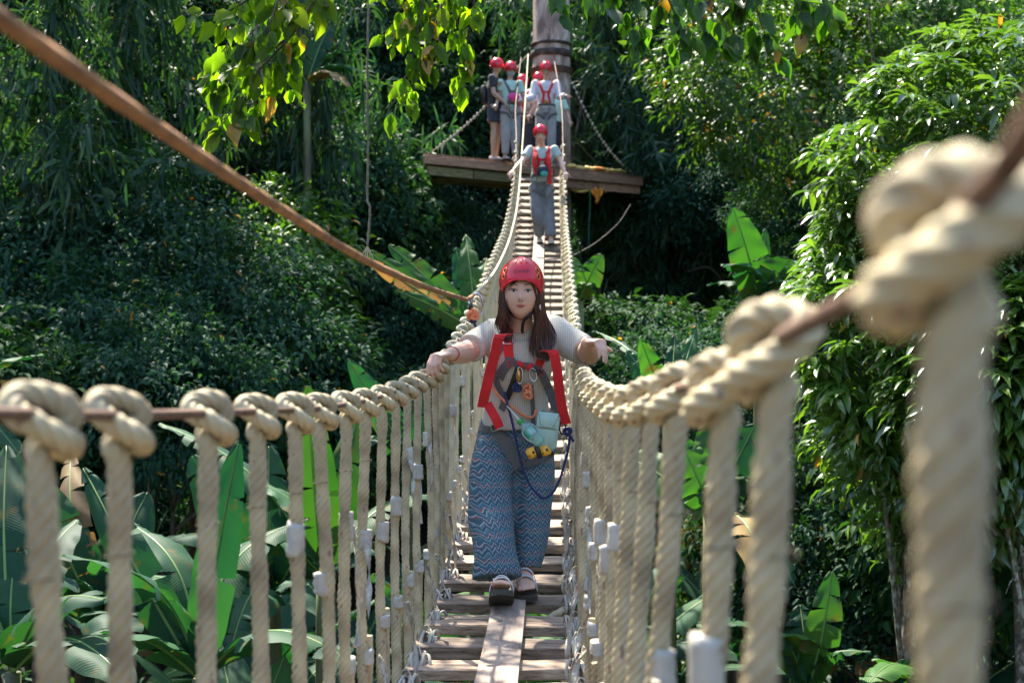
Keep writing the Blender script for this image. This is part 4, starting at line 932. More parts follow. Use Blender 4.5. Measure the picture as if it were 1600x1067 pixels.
    m, t, bs, o_ = new_mat('bottle_plastic'); bs.inputs['Base Color'].default_value = (.65, .95, .85, 1); bs.inputs['Transmission Weight'].default_value = .75; bs.inputs['Roughness'].default_value = .12; bs.inputs['IOR'].default_value = 1.3; M['pet'] = m
    M['label_g'] = plain('green_label', (.02, .36, .19), (.35, .5, .5), .35, 30, 0); M['cap_g'] = plain('green_cap', (.05, .45, .07), None, .4, 10, 0)
    mb = MB(); mb.tube([a + ax * L * q for q in (.10, .16, .26, .34, .5, .66, .8, .92, .98, 1.0)], [.009, .011, .022, .025, .024, .025, .024, .025, .020, .010], 18); mb.obj('bottle_body', M['pet'], bt)
    mb = MB(); mb.tube([a + ax * L * q for q in (.38, .5, .62)], [.0262, .0255, .0262], 18, cap=False); mb.obj('label', M['label_g'], bt)
    mb = MB(); mb.tube([a + ax * L * q for q in (.0, .02, .13)], [.012, .0135, .0135], 12); mb.obj('cap', M['cap_g'], bt)
    mb = MB(); sp_ = Vector((.6, 0, .6)).normalized() * .027
    for sg in (1, -1): mb.tube(spline([P(792, 634, 5.88), a + ax * .03, a + ax * L * .35 + sp_ * sg, a + ax * L * .7 + sp_ * sg, b + ax * .004], 24), .0022, 5)
    mb.obj('carry_cord', M['white'], bt)
    bg_ = empty('shoulder_bag', P(857, 704, 5.88), 'small pale mint flap bag hanging at the woman\'s hip', 'bag')
    Rb = Matrix.Rotation(radians(7), 3, 'Y') @ Matrix.Rotation(radians(-8), 3, 'Z'); c = P(855, 673, 5.875)
    mb = MB(); mb.box(c, (.094, .040, .160), Rb, bev=.016); mb.obj('bag_body', M['mintbag'], bg_)
    mb = MB(); mb.box(c + Rb @ Vector((0, -.0225, .045)), (.086, .007, .068), Rb, bev=.014); mb.obj('flap', M['mintbag'], bg_)
    mb = MB(); mb.ball(c + Rb @ Vector((0, -.027, .018)), (.005, .003, .005), nu=10, nv=6); mb.obj('clasp', M['steel'], bg_)
    M['seam'] = plain('mint_seam', (.20, .30, .24), None, .6, 20, 0); mb = MB()
    mb.tube([c + Rb @ Vector(((q / 12 - .5) * .084, -.0262, .075 - .062 * (1 - abs(2 * q / 12 - 1) ** 4))) for q in range(13)], .0013, 5); mb.obj('seam', M['seam'], bg_)
    pu = empty('pulley', P(842, 718, 5.86), 'yellow zip line pulley hanging in front of the woman\'s thighs', 'pulley')
    for px, rt in ((831, -28), (852, -18)):
        mb = MB(); c = P(px, 707 if px < 840 else 703, 5.86); mb.box(c, (.044, .016, .044), Matrix.Rotation(radians(rt), 3, 'Y'), bev=.014); mb.ball(c + Vector((0, -.001, -.004)), (.02, .014, .02), nu=14, nv=8); o_ = mb.obj('side_plate', M['pulley'], pu)
        mb = MB(); mb.ball(c + Vector((.006, -.012, .002)), (.006, .005, .006), nu=8, nv=6); mb.ball(c + Vector((-.008, -.010, -.012)), (.004, .004, .004), nu=8, nv=6); q = mb.obj('bolt', M['black']); setp(q, o_)
    mb = MB(); c = P(841, 706, 5.862); mb.box(c, (.022, .03, .054), Matrix.Rotation(radians(-20), 3, 'Y'), bev=.006); mb.obj('wheel_block', M['black'], pu)
    return w
main_woman()
# carabiners with the orange knot clipped on the safety line beside her
def clip():
    r = empty('carabiner', P(740, 500, 6.05), 'steel carabiners with a bright orange knot clipped on the safety line left of the woman', 'carabiner')
    mb = MB(); c = P(746, 476, 6.08); mb.tube([c + Vector((.024 * cos(t) - .012 * sin(t) * .3, 0, .048 * sin(t))) for t in np.linspace(0, 2 * pi, 30)], .0048, 8, cap=False); mb.obj('hook', M['steel'], r)
    mb = MB(); mb.tube(spline([P(735, 463, 6.1), P(733, 472, 6.08), P(735, 482, 6.06), P(738, 490, 6.05)], 12), .006, 8); mb.obj('hook_arm', M['steel'], r)
    mb = MB(); mb.tube([P(734, 474, 6.065), P(736.5, 484, 6.055)], .009, 10); mb.obj('gate', M['black'], r)
    mb = knot_mb(P(739, 492, 6.05), .017, 5); mb.ball(P(739, 492, 6.05), (.016, .014, .018)); mb.obj('orange_knot', M['corange'], r)
    mb = MB(); mb.ball(P(739, 502, 6.06), (.016, .012, .010)); mb.tube(spline([P(739, 500, 6.06), P(748, 520, 6.2), P(762, 545, 6.2), P(770, 575, 6.12)], 14), .006, 7); mb.obj('tether', M['navy'], r)
clip()

# ---- the second woman and the group on the platform
def figure(label, foot, H, yaw, J=None, shirt='t_white', pants='p_grey', skin='skin2', sleeve='long', shorts=False, harness='strap_r', mask=False, hairlong=False, voxel=.011, look=(0, 0), helm='helmet', extra=None, seed=1, wide=.062, curls=(30, 25, 20)):
    """standing figure; foot = point between the feet, yaw = facing (0 faces the viewer, positive turns to the right)"""
    f = Vector((sin(yaw), -cos(yaw), 0)); rt = Vector((-f.y, f.x, 0)) * -1; rt = Vector((cos(yaw), sin(yaw), 0)); up = Vector((0, 0, 1)); s = H / 1.65
    F0 = Vector(foot); g = lambda r_, f_, z_: F0 + rt * r_ * s + f * f_ * s + up * z_ * s
    j = dict(head=g(0, .03, 1.50), neck=g(0, 0, 1.34), chest=g(0, 0, 1.18), waist=g(0, 0, 1.0), pelvis=g(0, 0, .88), sL=g(-.17, 0, 1.30), sR=g(.17, 0, 1.30), eL=g(-.23, .05, 1.05), eR=g(.23, .05, 1.05),
             wL=g(-.22, .22, .90), wR=g(.22, .22, .90), hL=g(-.085, 0, .86), hR=g(.085, 0, .86), kL=g(-.09, .02, .46), kR=g(.09, .02, .46), aL=g(-.09, 0, .085), aR=g(.09, 0, .085))
    for k, v in (J or {}).items(): j[k] = Vector(v)
    w = empty('person', F0, label, 'person'); bm = MB(); X = rt; hf = (f + rt * look[0] + up * look[1]).normalized(); Rh = basis(hf, up - hf * .0)
    bm.ball((0, 0, 0), HS * s * .98, None, 40, 30, head_fn); bm.v[-1] = bm.v[-1] @ np.array(Rh).T + np.array(j['head'])
    lp = lambda a, b, t: j[a].lerp(j[b], t)
    loftpts(bm, [(lp('pelvis', 'waist', -.5), .13 * s, .10 * s), (j['pelvis'], .15 * s, .11 * s), (j['waist'], .115 * s, .09 * s), (j['chest'], .14 * s, .10 * s), (lp('chest', 'neck', .7), .12 * s, .08 * s), (j['neck'], .05 * s, .05 * s), (lp('neck', 'head', .6), .045 * s, .045 * s)], X)
    for q in 'LR':
        limb(bm, j['s' + q], j['e' + q], .05 * s, .048 * s, .038 * s); limb(bm, j['e' + q], j['w' + q], .039 * s, .038 * s, .025 * s)
        d = (j['w' + q] - j['e' + q]).normalized(); n_ = Vector((0, 0, 1)) if abs(d.z) < .8 else f
        hand_mb(bm, j['w' + q], d, n_ + f * .2, side=1 if q == 'L' else -1, s=.98 * s, curls=curls, spread=4)
        limb(bm, j['h' + q], j['k' + q], .075 * s, .072 * s, .05 * s); limb(bm, j['k' + q], j['a' + q], .049 * s, .052 * s, .032 * s, bulge=.3)
        foot_mb(bm, j['a' + q], f + up * -.05, up, s)
    me = remeshed(bm, voxel * .62, 2); me.materials.clear(); me.materials.append(M[skin]); o = lnk('body', me); setp(o, w)
    add_face(w, j['head'], Rh, s * .98, False)
    sb = MB(); loftpts(sb, [(lp('pelvis', 'waist', .05), .155 * s, .122 * s), (j['waist'], .135 * s, .115 * s), (j['chest'], .158 * s, .122 * s), (lp('chest', 'neck', .62), .145 * s, .10 * s), (lp('chest', 'neck', .93), .075 * s, .07 * s)], X)
    for q in 'LR':
        if sleeve == 'long':
            sb.tube([j['s' + q], lp('s' + q, 'e' + q, .6), j['e' + q], lp('e' + q, 'w' + q, .5), lp('e' + q, 'w' + q, .9)], [.068 * s, .062 * s, .056 * s, .054 * s, .044 * s], 14)
        else: sb.tube([j['s' + q] + (j['s' + q] - j['e' + q]) * .1, j['s' + q], lp('s' + q, 'e' + q, .35), lp('s' + q, 'e' + q, .66)], [.055 * s, .058 * s, .058 * s, .060 * s], 14)
        sb.ball(j['s' + q], .059 * s)
    sh = cloth_obj(sb, 'shirt', shirt, w, voxel, 2, .007, 14, seed)
    tb = MB(); loftpts(tb, [(lp('pelvis', 'waist', .35), .13 * s, .105 * s), (j['pelvis'], .15 * s, .12 * s), (lp('pelvis', 'waist', -.7), .135 * s, .11 * s)], X, 12)
    for q in 'LR':
        if shorts: tb.tube([j['h' + q], lp('h' + q, 'k' + q, .5), lp('h' + q, 'k' + q, .62)], [.10 * s, .105 * s, .105 * s], 16)
        else: tb.tube(spline([j['h' + q], j['k' + q], lp('k' + q, 'a' + q, .5), lp('k' + q, 'a' + q, .92)], 14), [(.09 + (wide - .09) * t) * s for t in np.linspace(0, 1, 14)], 16)
    tr = cloth_obj(tb, 'shorts' if shorts else 'trousers', pants, w, voxel, 2, .008, 13, seed + 3, (1.4, 1.4, .4))
    for q in 'LR':
        mb = MB(); mb.tube([j['a' + q] - up * .05 * s - f * .06 * s, j['a' + q] - up * .045 * s, j['a' + q] - up * .055 * s + f * .08 * s, j['a' + q] - up * .065 * s + f * .165 * s], [.036 * s, .045 * s, .046 * s, .034 * s], 14, flat=[.9, .9, .6, .5], xdir=tuple(rt)); mb.obj('shoe', M['shoe'], w)
        mb = MB(); mb.tube([j['a' + q] - up * .079 * s - f * .07 * s, j['a' + q] - up * .079 * s + f * .05 * s, j['a' + q] - up * .079 * s + f * .17 * s], [.038 * s, .048 * s, .038 * s], 12, flat=.22, xdir=tuple(rt)); mb.obj('sole', M['sole'], w)
    helmet(w, j['head'] + Rh @ Vector((0, .004, .012)) * s, Rh, s * 1.02, False, helm)
    mb = MB(); mb.ball(j['head'] + Rh @ Vector((0, .035, -.02)) * s, (.072 * s, .07 * s, .085 * s), Rh); mb.obj('hair', M['hair'], w)
    if hairlong:
        gb = [[j['head'] + Rh @ Vector((.07 * cos(a), .03 + .07 * sin(a), 0)) * s, j['head'] + Rh @ Vector((.07 * cos(a), .06 + .06 * sin(a), -.12)) * s, j['head'] + Rh @ Vector((.06 * cos(a), .09 + .04 * sin(a), -.24)) * s] for a in np.linspace(0, pi, 5)]
        strand_hair(w, gb, 60, .008, jit=.008, seed=seed)
    if mask:
        mb = MB(); mb.ball((0, 0, 0), HS * s * 1.03, None, 30, 24, head_fn); v = mb.v[-1]; keep = [i for i, q in enumerate(v) if q[1] < -.012 * s and -.10 * s < q[2] < -.005 * s]; ks = set(keep)
        mb.f = [q for q in mb.f if all(i in ks for i in q)]; mb.m = [0] * len(mb.f); mb.v[-1] = v @ np.array(Rh).T + np.array(j['head'])
        me = mb.mesh('mask', M['mask']); o = lnk('mask', me); setp(o, w)
    if harness:
        bpy.context.view_layer.update(); bv = bvh_of(sh, tr); hz = empty('harness', w.location); hz.parent = w; hz.matrix_parent_inverse = Matrix.Translation(w.location).inverted()
        def wrap(pts, wd, mt, nm, n=16):
            sp = spline(pts, n); out = []; wds = []
            for q in sp:
                q = Vector(q); loc, nrm, idx, dist = bv.find_nearest(q); out.append(loc + nrm * .008); wds.append(nrm)
            ww = [(out[min(i + 1, n - 1)] - out[max(i - 1, 0)]).cross(wds[i]).normalized() for i in range(n)]
            mb = MB(); mb.ribbon(out, wd, ww, .005); mb.obj(nm, M[mt], hz, smooth=False)
        C = lambda a, r_, f_, z_: j[a] + rt * r_ * s + f * f_ * s + up * z_ * s
        for sx in (-1, 1):
            wrap([C('neck', sx * .085, -.03, -.02), C('neck', sx * .09, .06, -.08), C('chest', sx * .085, .16, 0), C('waist', sx * .05, .16, .08), C('waist', sx * .09, .16, -.04)], .042 * s, harness, 'shoulder_strap')
            wrap([C('h' + 'LR'[sx > 0], sx * .10, 0, -.06), C('h' + 'LR'[sx > 0], 0, .13, -.10), C('h' + 'LR'[sx > 0], sx * -.06, .08, -.16)], .04 * s, 'strap_g', 'leg_loop')
        wrap([C('pelvis', .2 * cos(a), .18 * sin(a), .06) for a in np.linspace(-.4, pi + .4, 16)], .04 * s, 'strap_g', 'waist_strap', 24)
        wrap([C('chest', -.085, .16, -.03), C('chest', 0, .17, -.05), C('chest', .085, .16, -.03)], .03 * s, harness, 'sternum_strap', 8)
        mb = knot_mb(C('waist', .0, .17, -.03), .022, seed); mb.obj('knot', M['gold'], hz)
        mb = MB(); mb.tube(spline([C('waist', -.02, .17, 0), C('pelvis', -.08, .18, -.02), C('pelvis', -.02, .18, -.16), C('pelvis', .06, .17, -.02), C('waist', .06, .17, 0)], 24), .006, 6); mb.obj('lanyard', M['strap_g'], hz)
    if extra: extra(w, j, rt, f, up, s)
    return w
def ex2(w, j, rt, f, up, s):
    for pts, wd in (([P(838, 232, 17.90), P(835, 250, 17.78), P(838, 272, 17.80)], .05), ([P(855, 232, 17.90), P(858, 255, 17.76), P(859, 288, 17.78)], .055)):
        strap_free(pts, wd, (1, 0, 0), 'strap_r', 'loose_red_strap', w, th=.006)
    M['teal'] = plain('teal_cloth', (.05, .35, .33), (.03, .22, .2), .6, 20)
    mb = MB(); c = P(848, 266, 17.73); mb.box(c, (.15, .08, .12), None, bev=.03); o = mb.obj('gear_pouch', M['p_dark'], w); mb = MB(); mb.ball(P(850, 272, 17.70), (.05, .035, .04)); o = mb.obj('gloves', M['teal'], w)
    mb = MB(); mb.box(P(858, 300, 17.80), (.07, .05, .16), Matrix.Rotation(.25, 3, 'Y'), bev=.02); mb.obj('bottle_pouch', M['p_blue'], w)
figure('woman in pale tee and red harness stepping down the upper half of the bridge', P(851, 384, 17.93), 1.54, 0.0,
       dict(head=P(844.5, 212, 17.84), neck=P(846, 229, 17.93), chest=P(847, 247, 17.96), waist=P(847, 266, 18.00), pelvis=P(847, 283, 18.03), sL=P(828, 234, 17.94), sR=P(866, 234, 17.94),
            eL=P(817, 252, 17.83), eR=P(876, 252, 17.90), wL=P(803, 266, 17.68), wR=P(882, 268, 17.73), hL=P(837, 290, 18.03), hR=P(857, 290, 18.03), kL=P(840, 335, 17.90), kR=P(857, 335, 17.96), aL=P(843, 371, 18.03), aR=P(861, 373, 17.88)),
       't_pale', 'p_blue', 'skin', 'short', voxel=.010, look=(0, -.12), extra=ex2, seed=21, wide=.072)
dk = DZ
def at(px, d): return Vector(((px - 800) / FP * d, d, dk))
def exA(w, j, rt, f, up, s):
    mb = MB(); mb.box(j['chest'] - f * .16 * s - up * .12, (.22 * s, .10, .30 * s), Matrix((rt, f, up)).transposed(), bev=.03); mb.obj('hip_bag', M['black'], w)
figure('person in black tee and black shorts standing leftmost on the platform, turned away', at(773, 23.1), 1.68, radians(75), dict(),
       't_black', 'p_dark', 'skin2', 'short', True, None, look=(-.2, -.45), extra=exA, seed=31)
def exB(w, j, rt, f, up, s):
    mb = MB(); mb.ball(j['waist'] + f * .17 * s + up * .03, (.10, .05, .07)); mb.obj('pink_pouch', M['pink'], w)
B0 = at(797, 23.0)
figure('person in mint green tee and grey face mask on the platform, holding a guy rope', B0, 1.60, radians(20), dict(wL=P(776, 163, 22.8), eL=P(781, 148, 23.0)),
       't_mint', 'p_grey', 'skin2', 'short', False, 'strap_g', mask=True, look=(.1, -.35), extra=exB, seed=41, curls=(60, 50, 30))
figure('person almost hidden behind the masked one, only red helmet and shoulder showing', at(818, 23.9), 1.56, radians(-25), dict(), 't_white', 'p_dark', 'skin2', 'short', False, 'strap_r', look=(0, -.2), seed=51)
figure('woman in white long-sleeved shirt and red harness standing at the platform edge between ropes', at(853, 23.3), 1.66, 0.0, dict(wL=P(818, 157, 23.0), eL=P(832, 152, 23.2), wR=P(884, 150, 23.0), eR=P(874, 152, 23.2)),
       't_white', 'p_grey', 'skin2', 'long', False, 'strap_r', look=(0, -.3), seed=61, curls=(60, 50, 30))
figure('person mostly hidden behind the white shirted woman\'s left shoulder, helmet peeking out', at(842, 24.0), 1.62, radians(-10), dict(), 't_white', 'p_dark', 'skin2', 'short', False, None, look=(0, -.2), seed=71)
figure('person in dark trousers half hidden between the white shirted woman and the trunk', at(868, 23.95), 1.42, radians(15), dict(), 't_mint', 'p_dark', 'skin2', 'short', False, None, look=(0, -.2), seed=81)
# ------------------------------------------------------------------ vegetation
def leaves_np(pos, dr, nrm, L, Wd, droop=.25, fold=.18, jag=False):
    """folded, drooping leaves: arrays pos,dir,normal (n,3), length L, width Wd (n,)"""
    n = len(pos); dr = dr / (np.linalg.norm(dr, axis=1)[:, None] + 1e-9)
    s = np.cross(dr, nrm); s /= np.linalg.norm(s, axis=1)[:, None] + 1e-9; nn = np.cross(s, dr)
    L = L[:, None]; Wd = Wd[:, None]
    c1 = pos + dr * L * .33 + nn * L * .03; c2 = pos + dr * L * .68 - nn * L * droop * .28; tip = pos + dr * L - nn * L * droop
    up = nn * Wd * fold
    V = np.stack([pos, c1 - s * Wd * .44 + up, c1, c1 + s * Wd * .44 + up, c2 - s * Wd * .40 + up, c2, c2 + s * Wd * .40 + up, tip], 1).reshape(-1, 3)
    base = np.array([(0, 1, 2), (0, 2, 3), (7, 5, 4), (7, 6, 5)]); quad = np.array([(1, 4, 5, 2), (2, 5, 6, 3)])
    off = (np.arange(n) * 8)[:, None, None]
    return V, (base[None] + off).reshape(-1, 3), (quad[None] + off).reshape(-1, 4)
def leaves_hi(pos, d, nr, L, Wd, droop=.2, seed=0):
    """rounder leaf with seven stations, drip tip and curled edges"""
    T = np.array([0, .10, .26, .45, .64, .82, 1.0]); wp = np.array([0, .26, .47, .5, .42, .20, 0]); n = len(pos); d = unit(d); s = unit(np.cross(d, nr)); nn = np.cross(s, d); L = L[:, None, None]; Wd = Wd[:, None, None]; r = np.random.default_rng(seed)
    C = pos[:, None] + d[:, None] * L * T[None, :, None] + nn[:, None] * L * (.10 * T - droop * T ** 2)[None, :, None]
    wv = 1 + .06 * r.normal(size=(n, 7, 1)); off = s[:, None] * Wd * wp[None, :, None] * wv; up = nn[:, None] * Wd * .16 * (1 + .5 * r.normal(size=(n, 7, 1))) * (wp > 0)[None, :, None]
    V = np.stack([C - off + up, C, C + off + up], 2).reshape(-1, 3); b = []
    for i in range(6):
        for q in (0, 1): b.append((i * 3 + q, i * 3 + 3 + q, i * 3 + 4 + q, i * 3 + 1 + q))
    Q = (np.array(b)[None] + (np.arange(n) * 21)[:, None, None]).reshape(-1, 4); return V, np.zeros((0, 3), int), Q
class LM:
    """fast mesh of many leaves, with material slots"""
    def __init__(s): s.V = []; s.T = []; s.Q = []; s.tm = []; s.qm = []; s.n = 0
    def add(s, vtq, mi=0):
        V, T, Q = vtq; s.V.append(V); s.T.append(T + s.n); s.Q.append(Q + s.n); s.tm.append(np.full(len(T), mi)); s.qm.append(np.full(len(Q), mi)); s.n += len(V)
    def mesh(s, name, mats):
        V = np.concatenate(s.V); T = np.concatenate(s.T); Q = np.concatenate(s.Q); me = bpy.data.meshes.new(name)
        me.vertices.add(len(V)); me.vertices.foreach_set('co', V.ravel()); nl = len(T) * 3 + len(Q) * 4
        me.loops.add(nl); me.loops.foreach_set('vertex_index', np.concatenate([T.ravel(), Q.ravel()]).astype(np.int32))
        me.polygons.add(len(T) + len(Q)); st = np.concatenate([np.arange(len(T)) * 3, len(T) * 3 + np.arange(len(Q)) * 4]).astype(np.int32)
        me.polygons.foreach_set('loop_start', st)
        me.polygons.foreach_set('material_index', np.concatenate(s.tm + s.qm).astype(np.int32)); me.update(calc_edges=True); me.validate()
        for m in mats: me.materials.append(m)
        me.polygons.foreach_set('use_smooth', [True] * len(me.polygons)); return me
def unit(v): return v / (np.linalg.norm(v, axis=1)[:, None] + 1e-9)
def crown(R, ncl, lpc, ll, lw, mats, seed, clr=.45, droop=.35, down=.3, shell=.6, yel=.02, whorl=0, zcut=-1.0):
    """a crown of ncl leaf clumps in an uneven ellipsoid R, lpc leaves a clump"""
    g = np.random.default_rng(seed); lm = LM(); c = unit(g.normal(size=(ncl, 3))); c[:, 2] = np.where(c[:, 2] < zcut, -c[:, 2], c[:, 2])
    rad = g.uniform(shell, 1.0, ncl) * (1 + .22 * vnoise(c, 3.2, seed)); C = c * rad[:, None] * np.array(R)
    cr = clr * g.uniform(.6, 1.35, ncl)
    idx = np.repeat(np.arange(ncl), lpc); o = unit(g.normal(size=(len(idx), 3))) ; o *= (g.uniform(0, 1, len(idx)) ** .45)[:, None]; o[:, 2] *= .65
    pos = C[idx] + o * cr[idx][:, None]
    d = unit(o + .45 * c[idx] + g.normal(size=o.shape) * .45); d[:, 2] -= down; d = unit(d)
    nr = g.normal(size=o.shape) * .45 + np.array((0, 0, 1)) + .35 * c[idx]
    L = ll * g.uniform(.6, 1.25, len(idx)); Wd = lw * L / ll * g.uniform(.8, 1.15, len(idx))
    y = g.random(len(idx)) < yel
    for m, k in ((~y, 0), (y, 1)):
        if m.any(): lm.add(leaves_np(pos[m], d[m], nr[m], L[m], Wd[m], droop), k)
    if whorl:                                         # rosettes of narrow leaves at twig ends
        wc = unit(g.normal(size=(whorl, 3))); wc[:, 2] = np.abs(wc[:, 2]) * g.choice([1, 1, -.5], whorl); rr_ = g.uniform(.92, 1.12, whorl) * (1 + .22 * vnoise(wc, 3.2, seed))
        WC = wc * rr_[:, None] * np.array(R); k = 9; i2 = np.repeat(np.arange(whorl), k); a = np.tile(np.arange(k) / k * 2 * pi, whorl) + g.uniform(0, 6, whorl)[i2]
        d = np.stack([np.cos(a), np.sin(a), g.uniform(-.5, .35, len(a))], 1) + wc[i2] * .35; L = ll * g.uniform(.9, 1.35, len(a))
        lm.add(leaves_np(WC[i2] + unit(d) * .015, unit(d), np.tile((0, 0, 1.), (len(a), 1)) + g.normal(size=d.shape) * .2, L, lw * L / ll, droop * .9), 0)
    return lm.mesh('crown', mats)
def bamboo_crown(seed, n=26, H=6.0, spread=2.2, ll=.24, lw=.036, lps=10):
    """arching culm tops with hanging sprays of narrow leaves; origin at the clump's foot"""
    g = np.random.default_rng(seed); lm = LM(); cm = MB()
    for k in range(n):
        a = g.uniform(0, 2 * pi); r = spread * g.uniform(.35, 1); h = H * g.uniform(.55, 1)
        p = np.array([(cos(a) * r * t ** 2.1 + .3 * cos(a) * t, sin(a) * r * t ** 2.1 + .3 * sin(a) * t, h * (t * 1.25 - .32 * t ** 3.2)) for t in np.linspace(0, 1, 26)])
        cm.tube(p, [.028 * (1 - .85 * i / 25) for i in range(26)], 5)
        for i in range(7, 26):
            for b in range(3):
                d0 = unit(g.normal(size=(1, 3)))[0]; d0[2] = d0[2] * .5 - .12; bl = g.uniform(.2, .55); q = p[i] + g.normal(size=3) * .04
                t = g.uniform(.15, 1, lps)[:, None]; pos = q + d0 * t * bl + np.array((0, 0, -.3)) * t ** 2 * bl
                d = d0 + g.normal(size=(lps, 3)) * .5; d[:, 2] -= .22; L = ll * g.uniform(.55, 1.2, lps)
                lm.add(leaves_np(pos, unit(d), g.normal(size=(lps, 3)) * .5 + np.array((0, 0, 1)), L, lw * np.ones(lps), .2), 0)
    return lm.mesh('leaf_sprays', [M['lf_bam']]), cm.mesh('culms', M['culm'])
def limbs_mesh(base_r, H, R, seed, mat, n=7, sub=3, zc=None, lean=(0, 0)):
    """tapered trunk with limbs into a crown of radii R centred at height zc; origin at the foot"""
    g = random.Random(seed); mb = MB(); zc = zc or H
    path = spline([(0, 0, -.5), (g.uniform(-.08, .08) * H * .3, g.uniform(-.08, .08) * H * .3, H * .35), (lean[0] * .6, lean[1] * .6, H * .75), (lean[0], lean[1], zc + R[2] * .4)], 22)
    m = len(path); mb.tube(path, [base_r * (1.35 if i == 0 else 1) * (1 - .8 * i / (m - 1)) for i in range(m)], 12)
    for k in range(n):
        i = int(m * g.uniform(.45, .92)); a = 2 * pi * (k + g.random() * .6) / n; r0 = base_r * (1 - .8 * i / (m - 1)) * .6; s_ = path[i]
        e = np.array((lean[0] + R[0] * .8 * cos(a), lean[1] + R[1] * .8 * sin(a), zc + R[2] * g.uniform(-.3, .7))); mid = (s_ + e) / 2 + np.array((0, 0, .12 * R[2]))
        p = spline([s_, mid, e], 9); mb.tube(p, [r0 * (1 - .8 * q / 8) for q in range(9)], 7)
        for _ in range(sub):
            j = g.randint(3, 7); e2 = p[j] + np.array((g.uniform(-.4, .4) * R[0], g.uniform(-.4, .4) * R[1], g.uniform(-.2, .5) * R[2])); mb.tube(spline([p[j], (p[j] + e2) / 2 + np.array((0, 0, .05)), e2], 6), [r0 * .45 * (1 - .8 * q / 5) for q in range(6)], 5)
    return mb.mesh('trunk', M[mat])
Y = M['lf_yel']
CR = {  # shared crown meshes
 'broad': [crown((1.5, 1.4, 1.3), 110, 55, .17, .075, [M['lf_dark'], Y], s, .42, yel=.003) for s in (1, 2, 3)],
 'fine': [crown((1.6, 1.5, 1.2), 150, 60, .10, .045, [M['lf_teal'], Y], s, .36, yel=.004) for s in (4, 5, 6)],
 'mid': [crown((1.5, 1.4, 1.2), 110, 50, .15, .060, [M['lf_mid'], Y], s, .42, yel=.006) for s in (7, 8)],
 'fern': [crown((1.3, 1.2, .8), 60, 60, .22, .035, [M['lf_teal'], Y], s, .5, droop=.5, yel=0) for s in (9, 10)],
}
TK = [limbs_mesh(.09, 1.6, (1.3, 1.2, 1.0), s, 'bark3', 6, 2, 1.6) for s in (1, 2, 3)]
def tree(kind, x, y, zc, sc, label, cat, group=None, name='tree', rz=None, i=0, trunk=True):
    gz = float(ground_z(x, y)); base = Vector((x, y, gz)); t = empty(name, base, label, cat, group)
    rz = random.uniform(0, 6.28) if rz is None else rz
    c = lnk('crown', CR[kind][i % len(CR[kind])], t); h = zc - gz; c.location = (0, 0, h); c.rotation_euler = (0, 0, rz); c.scale = (sc, sc, sc * random.uniform(.85, 1.15))
    if trunk:
        k = lnk('trunk', TK[i % 3], t); k.scale = (sc, sc, max(.2, h / 2.3)); k.rotation_euler = (0, 0, rz)
    return t
random.seed(11); cnt_bg = 0
LB = {'broad': 'large-leaved dark tree among the dense growth on the shaded hillside', 'fine': 'small-leaved teal green tree among the dense growth on the hillside', 'mid': 'mid green bushy tree among the dense growth on the hillside', 'fern': 'narrow-leaved drooping bush among the dense growth on the hillside'}
y = 23.6
while y < 41:
    half = .40 * y + 2.5; x = -half
    while x < half:
        xx = x + random.uniform(-.5, .5); yy = y + random.uniform(-.5, .5)
        if not (abs(xx - .6) < 3.0 and yy < 28):
            gz = float(ground_z(xx, yy)); sc = random.uniform(.8, 1.3)
            if (gz - CZ + 3.5) > -.27 * yy and (gz - CZ - 1) < .26 * yy:
                lx = (xx / yy)
                kind = random.choices(['fine', 'broad', 'mid', 'fern'], [4, 3, 1.6 if lx > .1 else .6, 1.5])[0]
                tree(kind, xx, yy, gz + random.uniform(.7, 1.6) * sc, sc, LB[kind], 'tree', LB[kind].split(' among')[0] + ' growths on the hillside', i=cnt_bg, trunk=yy < 30); cnt_bg += 1
        x += 1.95
    y += 1.55
# mid-distance walls of shrubs, placed by where they stand beside the valley
def pxtree(kind, px, py, d, sc, label, group=None, i=0, name='tree', cat='tree'):
    p = P(px, py, d); return tree(kind, p.x, p.y, p.z, sc, label, cat, group, name, i=i)
G1 = 'leafy shrubs climbing the left bank'; L1 = 'teal green small-leaved shrub on the left bank behind the railing'
for k, (px, py, d, sc, kd) in enumerate(((60, 430, 17.5, 1.15, 'fine'), (190, 360, 18.5, 1.1, 'fine'), (300, 470, 17.0, 1.0, 'fine'), (130, 560, 15.5, 1.0, 'fine'), (400, 560, 16.5, .95, 'fine'), (270, 620, 14.5, .8, 'fine'),
        (480, 640, 17, .8, 'broad'), (20, 640, 14.0, .85, 'broad'), (380, 420, 19.0, 1.0, 'mid'), (600, 640, 19, .8, 'fern'), (640, 500, 21.5, .85, 'fine'), (560, 330, 23, 1.1, 'broad'), (690, 380, 23.5, .8, 'fern'), (30, 250, 20, 1.2, 'fine'), (240, 230, 21, 1.2, 'broad'), (440, 300, 22, 1.1, 'fine'), (600, 420, 23, .9, 'broad'), (520, 480, 21, .9, 'fine'))):
    lab = {'fine': L1, 'broad': 'dark large-leaved shrub on the left bank behind the railing', 'mid': 'yellowish green shrub in the middle of the left bank', 'fern': 'narrow-leaved bush on the valley side left of the woman'}[kd]
    pxtree(kd, px, py, d, sc, lab, {'fine': G1, 'broad': 'dark shrubs on the left bank', 'fern': 'narrow-leaved bushes left of the woman'}.get(kd), k, 'shrub', 'shrub')
